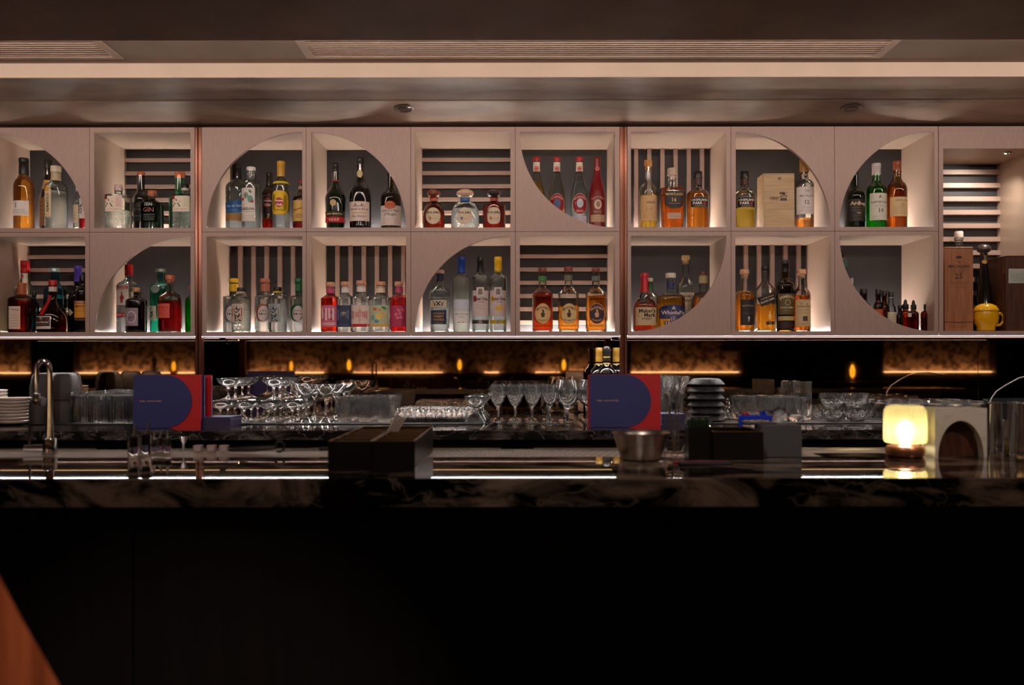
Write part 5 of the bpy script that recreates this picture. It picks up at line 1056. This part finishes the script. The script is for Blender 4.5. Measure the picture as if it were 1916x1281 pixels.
# garnish caddies
M_BRASSD = mat('bronze_rim',(110,82,50),.35,.5,.1,40)
for k, (xa, xb, lb) in enumerate(((-.318,-.2435,'black garnish caddy with bronze dividers, left of the pair'),(-.2415,-.168,'black garnish caddy with bronze dividers, right of the pair'))):
    T = thing('garnish_caddy', lb, 'caddy', (xa,1.57,ZR)); W_, L_, Hc = xb-xa, .36, .0505
    obj('outer_wall', MB().box(0,.003,0,L_,0,Hc).box(W_-.003,W_,0,L_,0,Hc).box(.003,W_-.003,0,.003,0,Hc).box(.003,W_-.003,L_-.003,L_,0,Hc).box(.003,W_-.003,.003,L_-.003,0,.006), M_BLACK, T, 0)
    obj('rim', MB().box(-.0005,.0035,0,L_,Hc,Hc+.0012).box(W_-.0035,W_+.0005,0,L_,Hc,Hc+.0012).box(.0035,W_-.0035,0,.004,Hc,Hc+.0012).box(.0035,W_-.0035,L_-.004,L_,Hc,Hc+.0012), M_BRASSD, T, 0)
    for q in range(1,5): obj('divider', MB().box(.003,W_-.003,q*L_/5-.002,q*L_/5+.002,.006,Hc+.001), M_BRASSD, T, 0)
    obj('garnish_fill', MB().rbox(.005,W_-.005,.005,L_-.005,.006,.030,.002), mat('dark_wrapped_napkins',(30,24,20),.7), T, 0)
T = thing('napkin_bundle','pale folded napkins sticking up from the left caddy','napkins',(-.262,1.80,ZR+.030))
for q in range(5): obj('napkin', MB().box(-.001,.0015,-.01,.01,0,.055).xf(Matrix.Translation((.004+.0045*q,0.004*q,0)) @ Matrix.Rotation(.52,4,'Y')), mat('pale_napkin',(196,178,168),.8), T, 0)
# steel bowl
T = thing('mixing_bowl','flared brushed steel bowl on the bar right of centre','bowl',bb(1199,1.74))
obj('bowl', MB().lathe([(0,.030),(.001,.034),(.006,.039),(.030,.047),(.048,.0525),(.0525,.056),(.0535,.0558),(.049,.051),(.030,.0455),(.007,.036),(.003,.030)], 48), M_STEEL, T, 60)
# tumbler with tools
T = thing('tool_glass','clear glass holding tools beside the steel bowl','glass',bb(1262,1.82))
obj('bowl', tumbler(H=.042, r0=.022, r1=.026, foot=.006), GL, T, 50)
for k, (a, h, lb) in enumerate(((-.012,.115,'thin steel bar spoon leaning left in the glass'),(.004,.090,'flat steel tongs upright in the glass'))):
    o = thing('bar_spoon' if k == 0 else 'garnish_tongs', lb, 'tool', bb(1262,1.82,.008))
    obj('stem', MB().tube([(.004*k,0,0),(a,0,h*.8),(a*1.4,0,h)], [.0025,.0025,.003], 8) if k == 0 else MB().box(.001,.0025,-.004,.004,0,h).box(.007,.0085,-.004,.004,0,h).box(.001,.0085,-.004,.004,h-.002,h), M_STEEL, o, 60)
    if k == 0: obj('spoon_tip', MB().ball((a*1.4,0,h), .006, 10, 6, .5), M_STEEL, o)
# black holders
T = thing('straw_holder','black holder stuffed with dark green straws','holder',bb(1306,1.76))
obj('holder', MB().box(-.022,-.020,-.02,.02,0,.062).box(.020,.022,-.02,.02,0,.062).box(-.02,.02,-.02,-.018,0,.062).box(-.02,.02,.018,.02,0,.062).box(-.02,.02,-.018,.018,0,.004), M_BLACK, T, 0)
M_GR = mat('dark_green_straw',(24,50,20),.5)
for i in range(6):
    for j in range(3): obj('straw', MB().lathe([(.004,.0028),(.076+.004*((i*j)%2),.0028)], 8, (-.0165+.0066*i,-.01+.01*j,0)), M_GR, T)
T = thing('organizer_box','black organiser box with gilt rim next to the green straws','box',bb(1374,1.76))
obj('wall', MB().box(-.048,-.045,-.03,.10,0,.054).box(.045,.048,-.03,.10,0,.054).box(-.045,.045,-.03,-.027,0,.054).box(-.045,.045,.097,.10,0,.054).box(-.045,.045,-.027,.097,0,.03), M_BLACK, T, 0)
obj('rim', MB().box(-.048,.048,-.03,-.027,.054,.0555).box(-.048,.048,.097,.10,.054,.0555).box(-.048,-.045,-.027,.097,.054,.0555).box(.045,.048,-.027,.097,.054,.0555), M_BRASSD, T, 0)
T = thing('bar_towel','folded red and grey cloth on the bar before the black organiser','cloth',bb(1318,1.66))
obj('cloth', MB().rbox(-.045,.05,-.01,.022,0,.004,.0015), mat('grey_cloth',(60,54,64),.9), T, 0); obj('red_edge', MB().rbox(-.05,.052,.022,.035,0,.0035,.001), mat('red_cloth',(180,60,66),.9), T, 0)
T = thing('napkin_holder','matte grey steel box on the bar with clear loops behind','box',bb(1462,1.78))
obj('box', MB().rbox(-.040,.040,0,.05,0,.064,.001), mat('grey_powder_coat',(86,88,92),.5), T, 0)
obj('lid', MB().rbox(-.066,-.002,.02,.05,.064,.068,.001), mat('grey_powder_coat',(86,88,92),.5), T, 0)
T = thing('blue_clip_rack','bright blue plastic rack with red knobs above the organiser','rack',bb(1416,1.88))
M_BLUE = mat('blue_plastic',(24,60,210),.4)
obj('frame', MB().rbox(-.037,.033,0,.006,.068,.077,.001), M_BLUE, T, 0); obj('leg', MB().rbox(-.037,-.029,0,.006,.0,.068,.001), M_BLUE, T, 0); obj('leg', MB().rbox(.026,.033,0,.006,.0,.068,.001), M_BLUE, T, 0)
for x in (.010,.018): obj('peg', MB().lathe([(.077,.003),(.085,.003)], 10, (x,.003,0)), M_BLUE, T)
for x in (-.026,-.018): obj('knob', MB().ball((x,.003,.080), .004, 10, 6), mat('red_plastic',(190,20,24),.4), T)
for k, (u, r) in enumerate(((1436,.014),(1459,.019))):
    o = thing('plastic_loop','clear plastic tube looped behind the grey box, '+['smaller left','larger right'][k],'tube',bb(u,1.90,.002))
    obj('tube', MB().tube([(-r,0,0),(-r,0,.06)]+[(-r*math.cos(math.pi*i/10),0,.07+r*math.sin(math.pi*i/10)) for i in range(11)]+[(r,0,.06),(r,0,0)], .0025, 10), shell('clear_tubing',(214,206,200),(130,120,116)), o, 60)
# table lamp
D = 1.80
T = thing('table_lamp','glowing ribbed glass table lamp with copper base on the bar','lamp',bb(1693.5,D))
M_RIB = bpy.data.materials.new('ribbed_frosted_glass'); N, L = nodes(M_RIB); pb = N['Principled BSDF']
pb.inputs['Base Color'].default_value = lin((255,250,222)); pb.inputs['Transmission Weight'].default_value = 1; pb.inputs['Roughness'].default_value = .5; pb.inputs['IOR'].default_value = 1.2
tl = N.new('ShaderNodeBsdfTranslucent'); tl.inputs[0].default_value = lin((255,248,212)); mxs = N.new('ShaderNodeMixShader'); mxs.inputs[0].default_value = .42
L.new(pb.outputs[0], mxs.inputs[1]); L.new(tl.outputs[0], mxs.inputs[2]); L.new(mxs.outputs[0], N['Material Output'].inputs[0])
obj('base', MB().lathe([(0,.026),(.002,.034),(.009,.0375),(.016,.0375),(.021,.034),(.023,.026),(.026,.012),(.029,.012)], 48), mat('copper_base',(190,128,98),.38,.75,.06,30), T)
obj('shade', MB().lathe([(.0268,.034),(.029,.0385),(.034,.0398),(.080,.0398),(.092,.0385),(.0995,.034),(.102,.026),(.1015,.020),(.0985,.025),(.092,.0345),(.080,.037),(.034,.037),(.030,.035)], 192, flute=(32,.028), cap0=False, cap1=False), M_RIB, T, 70)
obj('bulb', MB().lathe([(.030,.006),(.038,.009),(.048,.0125),(.058,.012),(.066,.008),(.070,.003)], 20), emit('lamp_bulb', (1,.84,.50), 34), T)
obj('stem', MB().lathe([(.026,.005),(.032,.005)], 12), M_COPPER, T)
# marble block holder
T = thing('marble_napkin_block','pale marble block with an arched opening beside the lamp','holder',bb(1798,1.78))
b = MB(); W_, Hm, R = .051, .0965, .0415; n = 24
arc = [(R*1.08*math.cos(math.pi*i/n), .0+.072*math.sin(math.pi*i/n)) for i in range(n+1)]
outer = []
for i in range(n+1):
    t = math.pi*i/n; c_, s2 = math.cos(t), math.sin(t); k = min(W_/max(abs(c_),1e-6), Hm/max(s2,1e-6)); outer.append((c_*k, s2*k))
outer[0] = (W_,0); outer[-1] = (-W_,0)
for idx, cor in ((None,(W_,Hm)),(None,(-W_,Hm))):
    j = min(range(n+1), key=lambda q: (outer[q][0]-cor[0])**2+(outer[q][1]-cor[1])**2); outer[j] = cor
v = [(x,y,z) for y in (0,.055) for x,z in arc]+[(x,y,z) for y in (0,.055) for x,z in outer]; m = n+1; f = []
for i in range(n): f += [(i,i+1,2*m+i+1,2*m+i),(m+i,3*m+i,3*m+i+1,m+i+1),(i,m+i,m+i+1,i+1),(2*m+i,2*m+i+1,3*m+i+1,3*m+i)]
f += [(0,2*m,3*m,m),(n,m+n,3*m+n,2*m+n)]
obj('block', b.add(v, f), M_WMARBLE, T, 25)
obj('insert', MB().prism([(R*1.06*math.cos(math.pi*i/n), .001+.070*math.sin(math.pi*i/n)) for i in range(n+1)], .02, .054), M_WALNUT, T, 25)
# steel tins at the right
def tin(u, D, H, r0, r1, label):
    T = thing('shaker_tin', label, 'shaker', bb(u, D)); obj('cup', MB().lathe([(0,r0),(.002,r0),(H*.1,r0*1.02),(H*.985,r1),(H,r1*1.03),(H-.001,r1),(H*.9,r1*.96),(.006,r0*.92)], 36), M_CHROME, T, 50)
    obj('rim_bead', MB().tube([(r1*1.02*math.cos(a),r1*1.02*math.sin(a),H) for a in [2*math.pi*i/32 for i in range(33)]], .0009, 6), M_CHROME, T, 60)
tin(1861,1.86,.103,.021,.0165,'narrow steel shaker tin right beside the marble block')
tin(1909,1.84,.104,.034,.025,'wide steel shaker tin cut off by the right edge')
T = thing('jigger','small steel double jigger between the two shaker tins','jigger',bb(1881,1.80)); obj('jigger', MB().lathe([(0,.0075),(.030,.004),(.036,.004),(.072,.0095),(.071,.0088),(.04,.003)], 20), M_CHROME, T, 50)
# ------------------------------------------------------------------ guest chair, bottom left
T = thing('lounge_chair','curved polished red-brown wooden chair back in the lower left corner','chair',(-.74,.70,0))
n = 30; v = []; R_ = .36
for i in range(n+1):
    a = math.radians(-90-80+i*(150/n)); X = R_*math.cos(a); Y = R_*math.sin(a)
    gx = -.62+X
    h = EYE-.12 if gx < -.4485 else EYE-.1835-(gx+.425)*2.7
    h = max(.50, h)
    for r_, z in ((1,.40),(1,h),(.94,h),(.94,.40)): v.append((.12+X*r_, .36+Y*r_, z))
f = [(i*4+k, (i+1)*4+k, (i+1)*4+(k+1)%4, i*4+(k+1)%4) for i in range(n) for k in range(4)]+[(0,1,2,3),(n*4+3,n*4+2,n*4+1,n*4)]
obj('backrest', MB().add(v, f), M_WOOD, T, 40)
obj('seat', MB().lathe([(.40,.31),(.44,.33),(.47,.32)], 32, (.12,.36,0)), mat('dark_velvet', (24,15,14), .8), T)
for a in (.8,2.3,3.9,5.5): obj('leg', MB().tube([(.12+.22*math.cos(a),.36+.22*math.sin(a),.42),(.12+.27*math.cos(a),.36+.27*math.sin(a),0)], [.016,.011], 10), M_WOOD, T)
